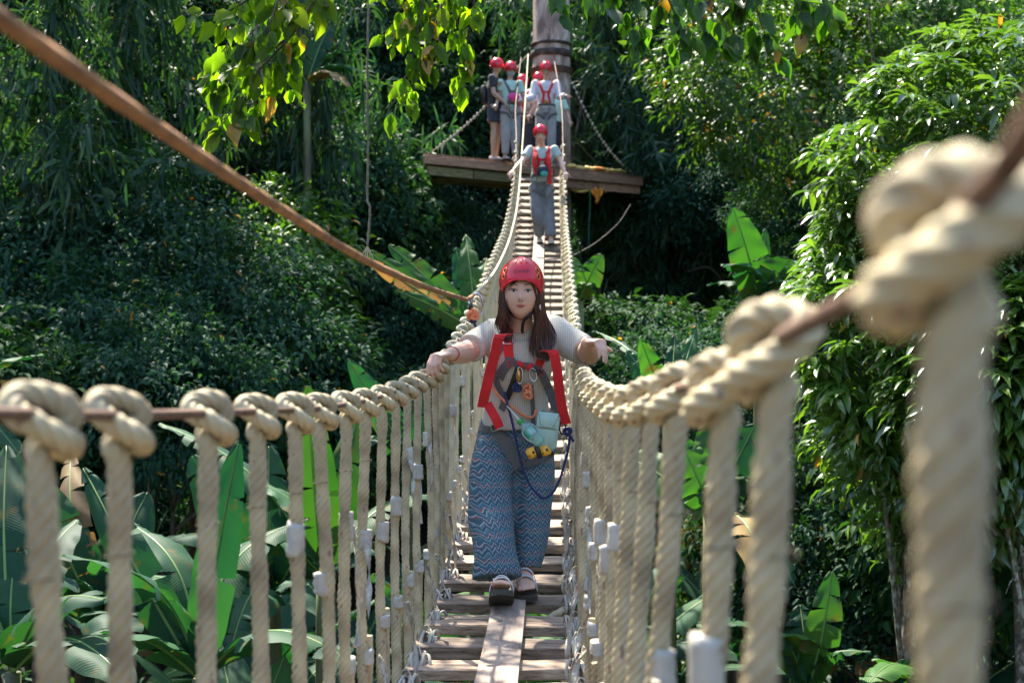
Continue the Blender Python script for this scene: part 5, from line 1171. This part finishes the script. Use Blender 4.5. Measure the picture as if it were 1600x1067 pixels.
for k, (px, py, d, sc, kd) in enumerate(((1010, 560, 19, .8, 'broad'), (1100, 600, 17, .8, 'fine'), (1190, 620, 18, .9, 'broad'), (960, 640, 20, .8, 'fine'), (1260, 340, 21, .9, 'fine'), (1330, 250, 24, 1.2, 'fine'), (1150, 300, 25, 1.1, 'fine'), (1300, 480, 20, .9, 'broad'), (1400, 200, 23, 1.2, 'broad'), (1560, 60, 26, 1.4, 'broad'), (1250, 820, 13.5, .7, 'broad'), (1340, 900, 13, .7, 'fine'), (1480, 850, 12.5, .75, 'broad'), (1590, 780, 11, .7, 'broad'))):
    pxtree(kd, px, py, d, sc, 'dark large-leaved shrub in the shaded valley right of the bridge' if kd == 'broad' else 'small-leaved shrub in the shaded valley right of the bridge', ('dark' if kd == 'broad' else 'small-leaved') + ' shrubs right of the bridge', k, 'shrub', 'shrub')
# overhanging dark tree on the right with sunlit top
def custom_tree(name, foot, cmesh, cpos, scale, tmesh, label, cat='tree', rz=0, extra=None):
    t = empty(name, foot, label, cat); c = lnk('crown', cmesh, t); c.location = Vector(cpos) - Vector(foot); c.rotation_euler = (0, 0, rz); c.scale = scale
    if tmesh: lnk('trunk', tmesh, t)
    return t
def foot(x, y): return Vector((x, y, float(ground_z(x, y))))
p = P(1225, 120, 19.5); f = foot(P(1425, 0, 19.5).x, 20.2)
cm_ = crown((2.0, 1.8, 1.7), 180, 55, .13, .055, [M['lf_mid'], Y], 21, .42, yel=.015)
custom_tree('broadleaf_tree', f, cm_, p, (1, 1, 1), limbs_mesh(.19, P(0, 60, 20).z - f.z, (2.2, 1.8, 1.6), 22, 'bark2', 7, 3, p.z - f.z, lean=(-.6, -.3)), 'tall pale-trunked tree at upper right with a dark crown reaching towards the platform')
p2_ = P(1430, 40, 21); f2_ = foot(p2_.x + .2, 21.5)
custom_tree('broadleaf_tree', f2_, CR['mid'][0], p2_, (1.35, 1.2, 1.2), limbs_mesh(.12, p2_.z - f2_.z, (1.5, 1.3, 1.2), 27, 'bark2', 6, 2, p2_.z - f2_.z), 'sunlit green tree at the upper right, behind the pale trunk')
p3_ = P(1020, 40, 27.5); f3_ = foot(3.8, 28.0)
custom_tree('broadleaf_tree', f3_, CR['mid'][1], p3_, (1.35, 1.1, 1.2), limbs_mesh(.10, p3_.z - f3_.z, (1.2, 1.1, .8), 28, 'bark3', 6, 2, p3_.z - f3_.z, lean=(-1.1, -1.4)), 'light green tree right of the platform trunk, its leaves glittering in the sun')
# bamboo clumps
BM = [bamboo_crown(31), bamboo_crown(32, 22, 5.4, 1.9)]
BM2 = bamboo_crown(33, 30, 4.4, 1.7, .21, .028, 14)
def bamboo(x, y, H, k, label, sc=1, group=None):
    f = foot(x, y); t = empty('bamboo', f, label, 'bamboo', group); a, b = (BM + [BM2])[k]; h0 = (6.0, 5.4, 4.4)[k] * .93
    rz = random.uniform(0, 6)
    for nm, me in (('leaf_sprays', a), ('culms', b)):
        c = lnk(nm, me, t); c.scale = (sc, sc, H / h0); c.rotation_euler = (0, 0, rz)
bamboo(P(60, 0, 17).x, 17.5, 12.5, 0, 'tall bamboo clump at the top left corner, its sprays drooping over the bank', 1.1)
bamboo(P(330, 0, 20).x, 20.5, 12.6, 1, 'bamboo clump left of the overhanging yellow-green branch', 1.15)
bamboo(P(480, 0, 21).x, 22.5, 9.6, 0, 'shaded bamboo clump behind the hanging rope', .95)
bamboo(P(1050, 0, 26).x, 26.2, 7.6, 2, 'bushy feathery bamboo clump right of the platform, below the yellow tarp', 1.35)
bamboo(P(930, 0, 27).x, 27.0, 10.5, 1, 'bamboo clump rising behind the right half of the platform', 1.0)
# ---- mango-like tree on the right, sunlit, with flower panicles
def mango(name, foot_, C, R, seed, label, ntop=90, tr=.065):
    t = empty(name, foot_, label, 'tree'); me = crown(R, 330, 20, .155, .047, [M['lf_mango'], Y], seed, .26, droop=.4, down=.35, shell=.55, yel=.01, whorl=420); c = lnk('crown', me, t); c.location = Vector(C) - foot_
    lnk('trunk', limbs_mesh(tr, C[2] - foot_.z, (R[0] * .8, R[1] * .8, R[2] * .6), seed + 1, 'bark2', 9, 4, C[2] - foot_.z, lean=(C[0] - foot_.x, C[1] - foot_.y)), t)
    if not ntop: return t
    g = np.random.default_rng(seed + 5); lm = LM()
    for k in range(ntop):
        v = unit(g.normal(size=(1, 3)))[0]; v[2] = abs(v[2]) * .8 + .1; b = v * np.array(R) * (1.02 + .15 * g.random()); n = 26; tt = g.uniform(0, 1, n)
        a = g.uniform(0, 6.28, n); h = .16; pos = b + np.stack([np.cos(a) * .03 * (1 - tt), np.sin(a) * .03 * (1 - tt), tt * h], 1); d = np.stack([np.cos(a), np.sin(a), .8 + 0 * a], 1)
        lm.add(leaves_np(pos, unit(d), g.normal(size=(n, 3)), .035 * (1.2 - tt), .010 * np.ones(n), .1), 0)
    q = lnk('flower_panicles', lm.mesh('panicles', [M['panicle']]), t); q.location = Vector(C) - foot_
    return t
mango('mango_tree', foot(P(1405, 900, 10.5).x, 10.7), P(1440, 560, 10.7), (.98, .9, 1.35), 41, 'sunlit glossy-leaved tree with blotchy slender trunk behind the nearest right ropes')
mango('mango_tree', foot(P(1590, 900, 9.6).x, 9.8), P(1580, 290, 10.8), (1.3, 1.0, 1.1), 45, 'sunlit glossy-leaved tree with yellowish flower sprays at the right picture edge', 140, .08)
mango('mango_tree', foot(P(1600, 900, 9.0).x + .3, 9.2), P(1570, 640, 9.6), (.62, .6, .95), 49, 'darker glossy-leaved tree by the right picture edge, below the sunlit one', 0, .06)

# ---- branches overhead: big translucent leaves hanging into the picture
def branch_leaves(pts_list, seed, ll=.14, lw=.062, per=30, mat='lf_top'):
    """twigs (world polylines) with alternate drooping leaves"""
    g = np.random.default_rng(seed); lm = LM(); tw = MB()
    for pl in pts_list:
        p = spline(pl, 26); tw.tube(p, [.010 * (1 - .8 * i / 25) for i in range(26)], 6)
        L_ = np.linalg.norm(np.diff(p, axis=0), axis=1).sum(); n = max(6, int(per * L_))
        for k in range(n):
            i = min(25, int(2 + 23 * (k + g.random()) / n)); T = p[min(25, i + 1)] - p[i - 1]; T /= np.linalg.norm(T)
            sd_ = np.cross(T, (0, 0, 1)); sd_ /= np.linalg.norm(sd_) + 1e-6; s = 1 if k % 2 else -1
            d = T * .5 + sd_ * s * .7 + g.normal(size=3) * .28; d[2] -= .45; a = p[i] + d * .02; q = a + d / np.linalg.norm(d) * .035; q = q + g.normal(size=3) * .03
            tw.tube([p[i], q], .0018, 4, cap=False)
            m = g.integers(1, 4)
            for e in range(m):
                d2 = d + g.normal(size=3) * .35; d2[2] -= g.uniform(.1, 1.3); L = ll * g.uniform(.6, 1.3)
                nr = np.array((g.normal() * .55, -1 + g.normal() * .35, .45))
                lm.add(leaves_hi(q[None], unit(d2[None]), nr[None], np.array([L]), np.array([lw * L / ll]), g.uniform(0, .35), int(g.integers(9999))), 1 if g.random() < .03 else 0)
    return lm.mesh('leaves', [M[mat], Y]), tw.mesh('twigs', M['bark3'])
def big_leaf_mesh(): pass
def overhang(name, trunk_foot, trunk_top, r, twigs, mains, seed, label, crown_c, crown_R, ncl, ll=.14, per=30, lpc=40, mat='lf_top'):
    t = empty(name, trunk_foot, label, 'tree'); mb = MB(); tf = Vector(trunk_foot); p = spline([tf - Vector((0, 0, .4)), tf.lerp(Vector(trunk_top), .5) + Vector((.1, 0, 0)), trunk_top], 24); mb.tube(p, [r * (1.3 if i == 0 else 1) * (1 - .5 * i / 23) for i in range(24)], 14)
    for pl in mains: q = spline(pl, 22); mb.tube(q, [r * .42 * (1 - .8 * i / 21) for i in range(22)], 8)
    o = mb.obj('trunk', M['bark2'], t)
    for k, tw_ in enumerate(twigs):
        a, b = branch_leaves([tw_], seed * 20 + k, ll=ll, lw=ll * .50, per=per, mat=mat)
        q = lnk('branch', b); setp(q, t); q2 = lnk('leaves', a); setp(q2, q)
    g = np.random.default_rng(seed + 3)
    me = crown(crown_R, ncl, lpc, .15, .068, [M['lf_top'], Y], seed + 4, .42, yel=.03); c = lnk('crown', me, t); c.location = Vector(crown_c) - tf
    if seed == 51: c = lnk('crown', crown((.75, .6, .3), 16, 34, .14, .065, [M['lf_top'], Y], 97, .3), t); c.location = Vector((-1.3, 7.0, CZ + 3.1)) - tf  # low leaf clump out of view, added to shade the near planks
    return t
d1 = 7.6
tw1 = [[P(560, -60, d1), P(500, -10, d1), P(452, 60, d1 - .1), P(405, 110, d1 - .2), P(378, 160, d1 - .2), P(345, 190, d1 - .3)],
       [P(430, -50, d1 - .2), P(400, -10, d1 - .2), P(350, 20, d1 - .2), P(300, 25, d1 - .2)], [P(470, 30, d1), P(455, 90, d1), P(420, 140, d1 + .1), P(400, 165, d1 + .1)],
       [P(520, -40, d1 + .3), P(480, 10, d1 + .3), P(460, 60, d1 + .3), P(468, 120, d1 + .3)], [P(420, -50, d1), P(390, 0, d1), P(362, 60, d1), P(340, 90, d1)],
       [P(452, 60, d1 - .1), P(380, 100, d1), P(345, 120, d1), P(330, 150, d1)], [P(480, -40, d1), P(440, -10, d1 - .2), P(420, 40, d1 - .3), P(390, 70, d1 - .3)]]
d2 = 8.4
tw2 = [[P(640, -60, d2), P(660, 0, d2), P(650, 60, d2), P(640, 120, d2), P(630, 165, d2)], [P(720, -60, d2), P(740, -5, d2), P(735, 40, d2), P(725, 95, d2), P(716, 120, d2)],
       [P(700, -50, d2 - .2), P(690, 10, d2 - .2), P(668, 70, d2 - .2), P(655, 110, d2 - .2)], [P(620, -40, d2), P(640, 20, d2), P(622, 50, d2), P(610, 60, d2)],
       [P(690, -60, d2 + .2), P(710, 20, d2 + .2), P(720, 60, d2 + .2)], [P(560, -60, d2), P(600, -20, d2), P(620, 10, d2)], [P(740, -50, d2), P(700, -10, d2), P(665, 30, d2)]]
tf_ = foot(-4.6, 9.3); tt_ = (-4.3, 9.0, CZ + 5.2)
mains = [[(-4.4, 9.1, CZ + 2.6), (-3.0, 8.4, CZ + 3.4), (-1.7, 7.8, CZ + 2.7), P(560, -60, d1)], [(-4.4, 9.1, CZ + 3.2), (-2.6, 8.8, CZ + 4.0), (-1.0, 8.6, CZ + 3.2), P(640, -60, d2)], [(-4.35, 9.0, CZ + 4.2), (-2.0, 9.4, CZ + 4.9), (.2, 8.8, CZ + 3.6), P(780, -60, d2)],
         [(-4.4, 9.1, CZ + 4.4), (-2.2, 9.6, CZ + 5.4), (-.6, 10.0, CZ + 6.2)], [(-4.3, 9.0, CZ + 5.0), (-3.6, 10.2, CZ + 6.6), (-2.6, 10.6, CZ + 7.4)]]
overhang('canopy_tree', tf_, tt_, .22, tw1 + tw2, mains, 51, 'tree whose sunlit yellow-green branches hang into the picture top left of the platform', (-1.1, 9.9, CZ + 6.9), (1.6, 1.3, .9), 46, ll=.125)  # unseen crown set and sized to shade the woman, sparing the hanging leaves
d3 = 8.0
tw3 = [[P(960, -60, d3), P(985, 0, d3), P(1000, 40, d3), P(990, 70, d3)], [P(1020, -60, d3), P(1045, 0, d3), P(1065, 50, d3), P(1060, 75, d3)], [P(1090, -60, d3), P(1110, 0, d3), P(1135, 40, d3), P(1150, 70, d3)],
       [P(1150, -60, d3), P(1175, -10, d3), P(1190, 40, d3), P(1205, 75, d3)], [P(1210, -60, d3), P(1235, -15, d3), P(1250, 20, d3), P(1262, 55, d3)], [P(1250, -60, d3), P(1280, -10, d3), P(1300, 20, d3)],
       [P(1050, -60, d3 + .3), P(1090, 10, d3 + .3), P(1110, 60, d3 + .3)], [P(860, -50, d3 - .5), P(866, -15, d3 - .5), P(880, 5, d3 - .5)], [P(930, -50, d3 - .5), P(925, -10, d3 - .5), P(935, 15, d3 - .5)], [P(1190, -60, d3), P(1150, -10, d3), P(1120, 20, d3)]]
tf2 = foot(4.9, 8.6)
mains2 = [[(4.7, 8.4, CZ + 3.0), (3.2, 8.2, CZ + 3.6), (1.9, 8.0, CZ + 2.8), P(1210, -60, d3)], [(4.7, 8.4, CZ + 3.6), (2.8, 8.2, CZ + 4.0), (1.4, 8.0, CZ + 3.1), P(1050, -60, d3)], [(4.7, 8.4, CZ + 4.2), (2.4, 7.8, CZ + 4.6), (.9, 7.6, CZ + 3.0), P(930, -50, d3 - .5)]]
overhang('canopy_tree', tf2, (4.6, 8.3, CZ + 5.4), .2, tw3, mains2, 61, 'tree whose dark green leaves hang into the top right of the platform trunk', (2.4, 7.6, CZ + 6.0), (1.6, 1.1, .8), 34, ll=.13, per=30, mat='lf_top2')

# ------------------------------------------------------------------ banana plants
def banana_leaf(base, tip, width, seed=0, arch=.12, mat='ban', parent=None, tear=.35, nrm=None, droop=.25, dry=False, back=False):
    """one banana leaf: midrib plus blade torn into drooping strips, base & tip in world space"""
    g = np.random.default_rng(seed); a = np.array(tuple(base)); b = np.array(tuple(tip)); L = np.linalg.norm(b - a); T0 = (b - a) / L
    up = np.array((0, 0, 1.)) if abs(T0[2]) < .8 else np.array((0, -1., .2)); up = np.array(nrm, float) if nrm is not None else up
    up = up - T0 * T0.dot(up); up /= np.linalg.norm(up); n = 30; t = np.linspace(0, 1, n)
    C = a + (b - a) * t[:, None] + up * (arch * L * np.sin(pi * np.minimum(1, t * 1.02)))[:, None] + np.array((0, 0, -.10 * L * arch * 3))[None] * (t ** 3)[:, None]
    T = np.gradient(C, axis=0); T /= np.linalg.norm(T, axis=1)[:, None]; S = np.cross(T, up); S /= np.linalg.norm(S, axis=1)[:, None]; Nn = np.cross(S, T)
    w = width / 2 * np.clip(np.sin(pi * np.clip((t - .06) / .95, 0, 1) ** .72), 0, 1) ** .55
    mb = MB(); V = []; F = []; uv = []; m = 5; step = 0
    for s in (-1, 1):
        i = 1
        while i < n - 1:
            ln = int(g.integers(2, 7)) if g.random() < tear else int(g.integers(6, 14)); j = min(n - 1, i + ln); dr = droop * g.uniform(.4, 1.5) if g.random() < tear * 1.3 else droop * g.uniform(.2, .5); b0 = len(V)
            for k in range(i, j + 1):
                sh = (T[k] * ((.012 if k == i else -.012 if k == j else 0)) * (1 if j < n - 1 else 0))
                for q in range(m):
                    u = q / (m - 1); wob = .012 * sin(k * 1.1 + q) * u
                    V.append(C[k] + S[k] * s * w[k] * (u - .12 * u * u * dr * 3) + Nn[k] * (w[k] * (.10 * sin(pi * u * .6) - dr * 1.3 * u * u) + wob) + sh * u * 2.2 + np.array((0, 0, -.35 * dr * w[k] * u ** 3)))
                    uv.append((s * u * .5 + .5, t[k] * L * 1.1 + u * .12))
            for k in range(j - i):
                for q in range(m - 1): e = b0 + k * m + q; f = (e, e + 1, e + m + 1, e + m); F.append(f if s > 0 else f[::-1])
            i = j
    mb.add(V, F, 0); nb = len(F)
    mb.tube(C, [.016 * (1 - .75 * q) * (L / 1.6) ** .5 for q in t], 6, mi=1)
    me = mb.mesh('blade', [M[mat], M['rib']]); ul = me.uv_layers.new(name='UVMap'); vi = np.empty(len(me.loops), np.int32); me.loops.foreach_get('vertex_index', vi)
    U = np.zeros((len(me.vertices), 2)); U[:len(uv)] = uv; ul.data.foreach_set('uv', U[vi].ravel())
    o = lnk('leaf', me)
    if parent is not None: setp(o, parent)
    return o
def stem(foot_, top, r=.09):
    mb = MB(); p = spline([Vector(foot_) - Vector((0, 0, .3)), Vector(foot_).lerp(Vector(top), .5), top], 12); mb.tube(p, [r * (1 - .45 * i / 11) for i in range(12)], 12); return mb
def banana_px(base, d, leaves, label, seed=0, stem_r=.09):
    """leaves: (tip px, tip py, depth, width m, mat, arch, tear, normal)"""
    c = P(base[0], base[1], d); f = foot(c.x, c.y + .05); r = empty('banana_plant', f, label, 'banana plant')
    stem(f, c, stem_r).obj('stem', M['bstem'], r)
    for k, lf in enumerate(leaves):
        tx, ty, td, wd, mt, ar, te, nr = (list(lf) + [None] * 8)[:8]
        banana_leaf(c, P(tx, ty, td), wd, seed + k, ar if ar is not None else .12, mt or 'ban', r, te if te is not None else .35, nr)
F_ = (0, -1, .35)
banana_px((312, 1060), 9.2, [(372, 688, 8.9, .30, 'ban', .04, .05, F_), (100, 850, 8.6, .46, 'ban', .16, .5), (205, 800, 9.8, .42, 'ban', .18, .5), (480, 790, 9.9, .42, 'ban', .2, .5), (60, 1010, 8.0, .5, 'ban', .12, .4), (560, 1020, 8.6, .48, 'ban', .18, .5), (130, 720, 9.6, .3, 'ban', .1, .1, F_)], 'banana plant at lower left with one straight upright leaf behind the fourth rope', 100)
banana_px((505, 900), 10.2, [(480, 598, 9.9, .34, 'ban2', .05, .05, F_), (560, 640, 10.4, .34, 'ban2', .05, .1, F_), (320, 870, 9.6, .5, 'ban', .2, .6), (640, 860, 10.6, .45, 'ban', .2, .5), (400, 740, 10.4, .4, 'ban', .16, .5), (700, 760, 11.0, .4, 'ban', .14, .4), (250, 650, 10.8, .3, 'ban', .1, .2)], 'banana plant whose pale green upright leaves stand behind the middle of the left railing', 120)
banana_px((20, 1050), 8.6, [(165, 920, 8.0, .46, 'ban', .16, .5), (30, 830, 9.0, .44, 'ban', .1, .4), (-120, 880, 8.5, .5, 'ban', .16, .4), (120, 800, 9.4, .4, 'ban', .14, .5), (205, 1050, 7.6, .46, 'ban', .14, .4), (10, 690, 9.3, .36, 'ban', .06, .2, F_)], 'banana plant in the bottom left corner with broad torn leaves', 140)
banana_px((-80, 660), 12.5, [(68, 545, 12.3, .36, 'ban', .14, .2), (30, 700, 12.0, .4, 'ban', .15, .3), (-160, 560, 12.5, .4, 'ban', .1, .2), (60, 800, 12, .4, 'ban', .16, .5)], 'banana leaves reaching in from the left picture edge above the cable', 160)
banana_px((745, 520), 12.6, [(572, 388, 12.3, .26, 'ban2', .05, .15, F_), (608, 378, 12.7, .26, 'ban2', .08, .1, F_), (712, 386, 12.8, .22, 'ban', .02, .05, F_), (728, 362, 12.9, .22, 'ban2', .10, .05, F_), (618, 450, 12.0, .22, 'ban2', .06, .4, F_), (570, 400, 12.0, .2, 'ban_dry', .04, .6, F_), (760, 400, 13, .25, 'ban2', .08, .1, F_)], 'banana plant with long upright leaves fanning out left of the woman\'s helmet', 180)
banana_px((640, 720), 11.6, [(545, 560, 11.2, .24, 'ban', .06, .1, F_), (580, 590, 11.5, .26, 'ban', .1, .1, F_), (660, 600, 11.8, .25, 'ban', .06, .1, F_), (540, 700, 11.0, .36, 'ban', .2, .5)], 'small banana plant behind the left railing just below the woman\'s hand', 200)
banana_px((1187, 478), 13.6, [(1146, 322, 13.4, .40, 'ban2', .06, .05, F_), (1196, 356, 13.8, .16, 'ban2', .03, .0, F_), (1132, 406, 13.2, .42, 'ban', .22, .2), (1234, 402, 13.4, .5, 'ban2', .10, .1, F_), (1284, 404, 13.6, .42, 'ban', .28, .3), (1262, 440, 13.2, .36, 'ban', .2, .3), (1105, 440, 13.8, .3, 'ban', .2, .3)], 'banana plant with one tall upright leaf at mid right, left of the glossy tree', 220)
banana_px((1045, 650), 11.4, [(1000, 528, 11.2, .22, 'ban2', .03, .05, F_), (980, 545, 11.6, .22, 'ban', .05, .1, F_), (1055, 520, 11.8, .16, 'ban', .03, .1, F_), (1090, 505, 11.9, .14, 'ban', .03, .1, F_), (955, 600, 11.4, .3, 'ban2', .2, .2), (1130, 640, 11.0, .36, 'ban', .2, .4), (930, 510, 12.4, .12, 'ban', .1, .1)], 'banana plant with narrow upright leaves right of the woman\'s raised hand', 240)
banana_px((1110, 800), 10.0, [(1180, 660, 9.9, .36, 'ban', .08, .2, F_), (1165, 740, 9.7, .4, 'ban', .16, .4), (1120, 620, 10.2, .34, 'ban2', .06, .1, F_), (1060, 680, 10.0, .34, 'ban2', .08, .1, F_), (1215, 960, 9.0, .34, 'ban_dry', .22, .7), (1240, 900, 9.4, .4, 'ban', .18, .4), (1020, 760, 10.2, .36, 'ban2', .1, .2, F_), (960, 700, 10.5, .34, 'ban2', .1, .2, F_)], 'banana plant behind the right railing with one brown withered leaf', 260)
banana_px((1260, 1080), 9.4, [(1300, 885, 9.2, .26, 'ban2', .12, .1), (1210, 980, 9.0, .44, 'ban2', .2, .4), (1360, 1010, 9.2, .34, 'ban', .2, .2), (1250, 940, 9.6, .3, 'ban', .1, .2, F_), (1130, 960, 9.2, .44, 'ban', .2, .5)], 'low banana plant at lower right between the second and third nearest ropes', 280)
banana_px((1440, 1090), 9.8, [(1445, 1005, 9.6, .24, 'ban', .03, .05, F_), (1405, 1030, 9.8, .24, 'ban', .05, .05, F_), (1520, 1040, 9.6, .36, 'ban', .2, .3), (1350, 1060, 9.2, .36, 'ban2', .2, .3)], 'banana shoot at the foot of the blotchy slender trunk', 300)
banana_px((480, 130), 19.5, [(572, 110, 19.0, .34, 'ban', .14, .3), (565, 75, 19.4, .32, 'ban', .16, .3), (545, 130, 18.8, .34, 'ban_dry', .16, .4), (400, 70, 19.5, .34, 'ban', .1, .2), (520, 30, 19.8, .34, 'ban', .1, .2)], 'banana plant high on the left bank, long pale leaves beside the hanging rope', 320)
banana_px((905, 470), 15.5, [(940, 395, 15.3, .30, 'ban2', .1, .2, F_), (925, 440, 15.2, .26, 'ban2', .2, .2), (895, 400, 15.6, .26, 'ban2', .1, .1, F_)], 'sunlit broad-leaved young banana just right of the bridge, level with the helmet', 340)
banana_px((430, 930), 11.8, [(300, 700, 11.6, .5, 'ban', .16, .4), (420, 690, 12.0, .44, 'ban', .10, .2, F_), (560, 740, 11.6, .5, 'ban', .18, .5), (250, 830, 11.2, .52, 'ban', .2, .5), (600, 850, 11.6, .5, 'ban', .2, .5), (360, 1000, 10.8, .55, 'ban', .2, .5), (520, 960, 11.0, .5, 'ban', .2, .6), (330, 760, 12.0, .3, 'ban_dry', .25, .8)], 'large dark banana plant with broad overlapping leaves, farther behind the left railing', 360)
banana_px((160, 980), 10.8, [(60, 740, 10.8, .5, 'ban', .12, .3, F_), (230, 760, 11.0, .5, 'ban', .14, .3, F_), (290, 900, 10.4, .55, 'ban', .2, .6), (20, 900, 10.2, .55, 'ban', .2, .5), (190, 1030, 9.8, .5, 'ban', .2, .5), (110, 690, 11.2, .3, 'ban_dry', .2, .7)], 'dark banana plant behind the second left rope with one withered leaf', 380)
# more plants of the same kind filling the valley floor, seen between ropes and planks
random.seed(5)
LBN = 'dark banana plant in the shaded valley below the bridge'
spots = []
tries = 0
while len(spots) < 30 and tries < 4000:
    tries += 1; x = random.uniform(-5.5, 5.0); y = random.uniform(6.5, 17)
    if abs(x) > .40 * y + .5: continue
    if all((x - a) ** 2 + (y - b) ** 2 > 1.2 for a, b in spots): spots.append((x, y))
proto = []
for k in range(4):
    r = empty('banana_plant', (0, 0, 0), LBN, 'banana plant', 'dark banana plants below the bridge'); stem((0, 0, 0), (0, 0, 1.5), .09).obj('stem', M['bstem'], r)
    for q in range(7):
        a = q * 2.4 + k + random.uniform(-.3, .3); rl = random.uniform(1.0, 1.6); hz = random.uniform(.2, 1.5)
        banana_leaf((0, 0, 1.45), (cos(a) * rl, sin(a) * rl, 1.5 + hz), random.uniform(.38, .52), 500 + k * 10 + q, .2 if hz < 1 else .08, 'ban' if q % 5 else ('ban_dry' if k % 2 else 'ban2'), r, random.uniform(.2, .6))
    proto.append(r)
for i, (x, y) in enumerate(spots):
    k = i % 4
    if i < 4: r = proto[k]
    else:
        r = proto[k].copy(); COL.objects.link(r)
        for ch in proto[k].children:
            c = ch.copy(); COL.objects.link(c); c.parent = r
    r.location = foot(x, y); r.rotation_euler = (0, 0, random.uniform(0, 6.28)); s = random.uniform(.85, 1.25); s = min(s, (-.2 * 1 + 5.0 - 1.6) / 2.9); r.scale = (s, s, s)
# low ground cover
def cover():
    g = np.random.default_rng(77); n = 26000; y = g.uniform(4, 30, n); x = g.uniform(-1, 1, n) * (.42 * y + 2.5); z = ground_z(x, y) + g.uniform(0, .35, n)
    d = unit(g.normal(size=(n, 3)) + np.array((0, -.3, .4))); lm = LM(); lm.add(leaves_np(np.stack([x, y, z], 1), d, g.normal(size=(n, 3)) * .4 + np.array((0, 0, 1)), g.uniform(.12, .4, n), g.uniform(.04, .10, n), .3))
    props(lnk('undergrowth', lm.mesh('undergrowth', [M['lf_teal']])), 'low leafy undergrowth covering the valley floor', 'undergrowth', kind='stuff')
cover()
# bare vines and lianas right of the platform and on the left bank
def vine(pts, r, label, group=None): 
    mb = MB(); p = spline(pts, 40); mb.tube(p, [r * (1 - .5 * i / 39) for i in range(40)], 6); o = mb.obj('vine', M['vine'], origin=pts[0]); props(o, label, 'vine', group)
GV = 'bare grey vines behind the right half of the platform'
for k, pl in enumerate(([(895, 255), (900, 210), (912, 150), (925, 90), (915, 30)], [(905, 270), (915, 200), (905, 150), (935, 110), (960, 40)], [(898, 250), (925, 235), (950, 215), (975, 180)], [(930, 250), (920, 190), (945, 140), (940, 60)], [(900, 260), (892, 200), (905, 130), (895, 50)])):
    vine([P(a, b, 26.3 + k * .1) for a, b in pl], .03, 'bare grey vine twisting up behind the right half of the platform', GV)
vine([P(895, 400, 19.5), P(930, 380, 19.5), P(965, 350, 19.6), P(985, 320, 19.8)], .008, 'bare slanting branch below the right half of the platform')
vine([P(405, 0, 17), P(400, 60, 17), P(412, 130, 17)], .02, 'thin bare vine dangling on the left bank')
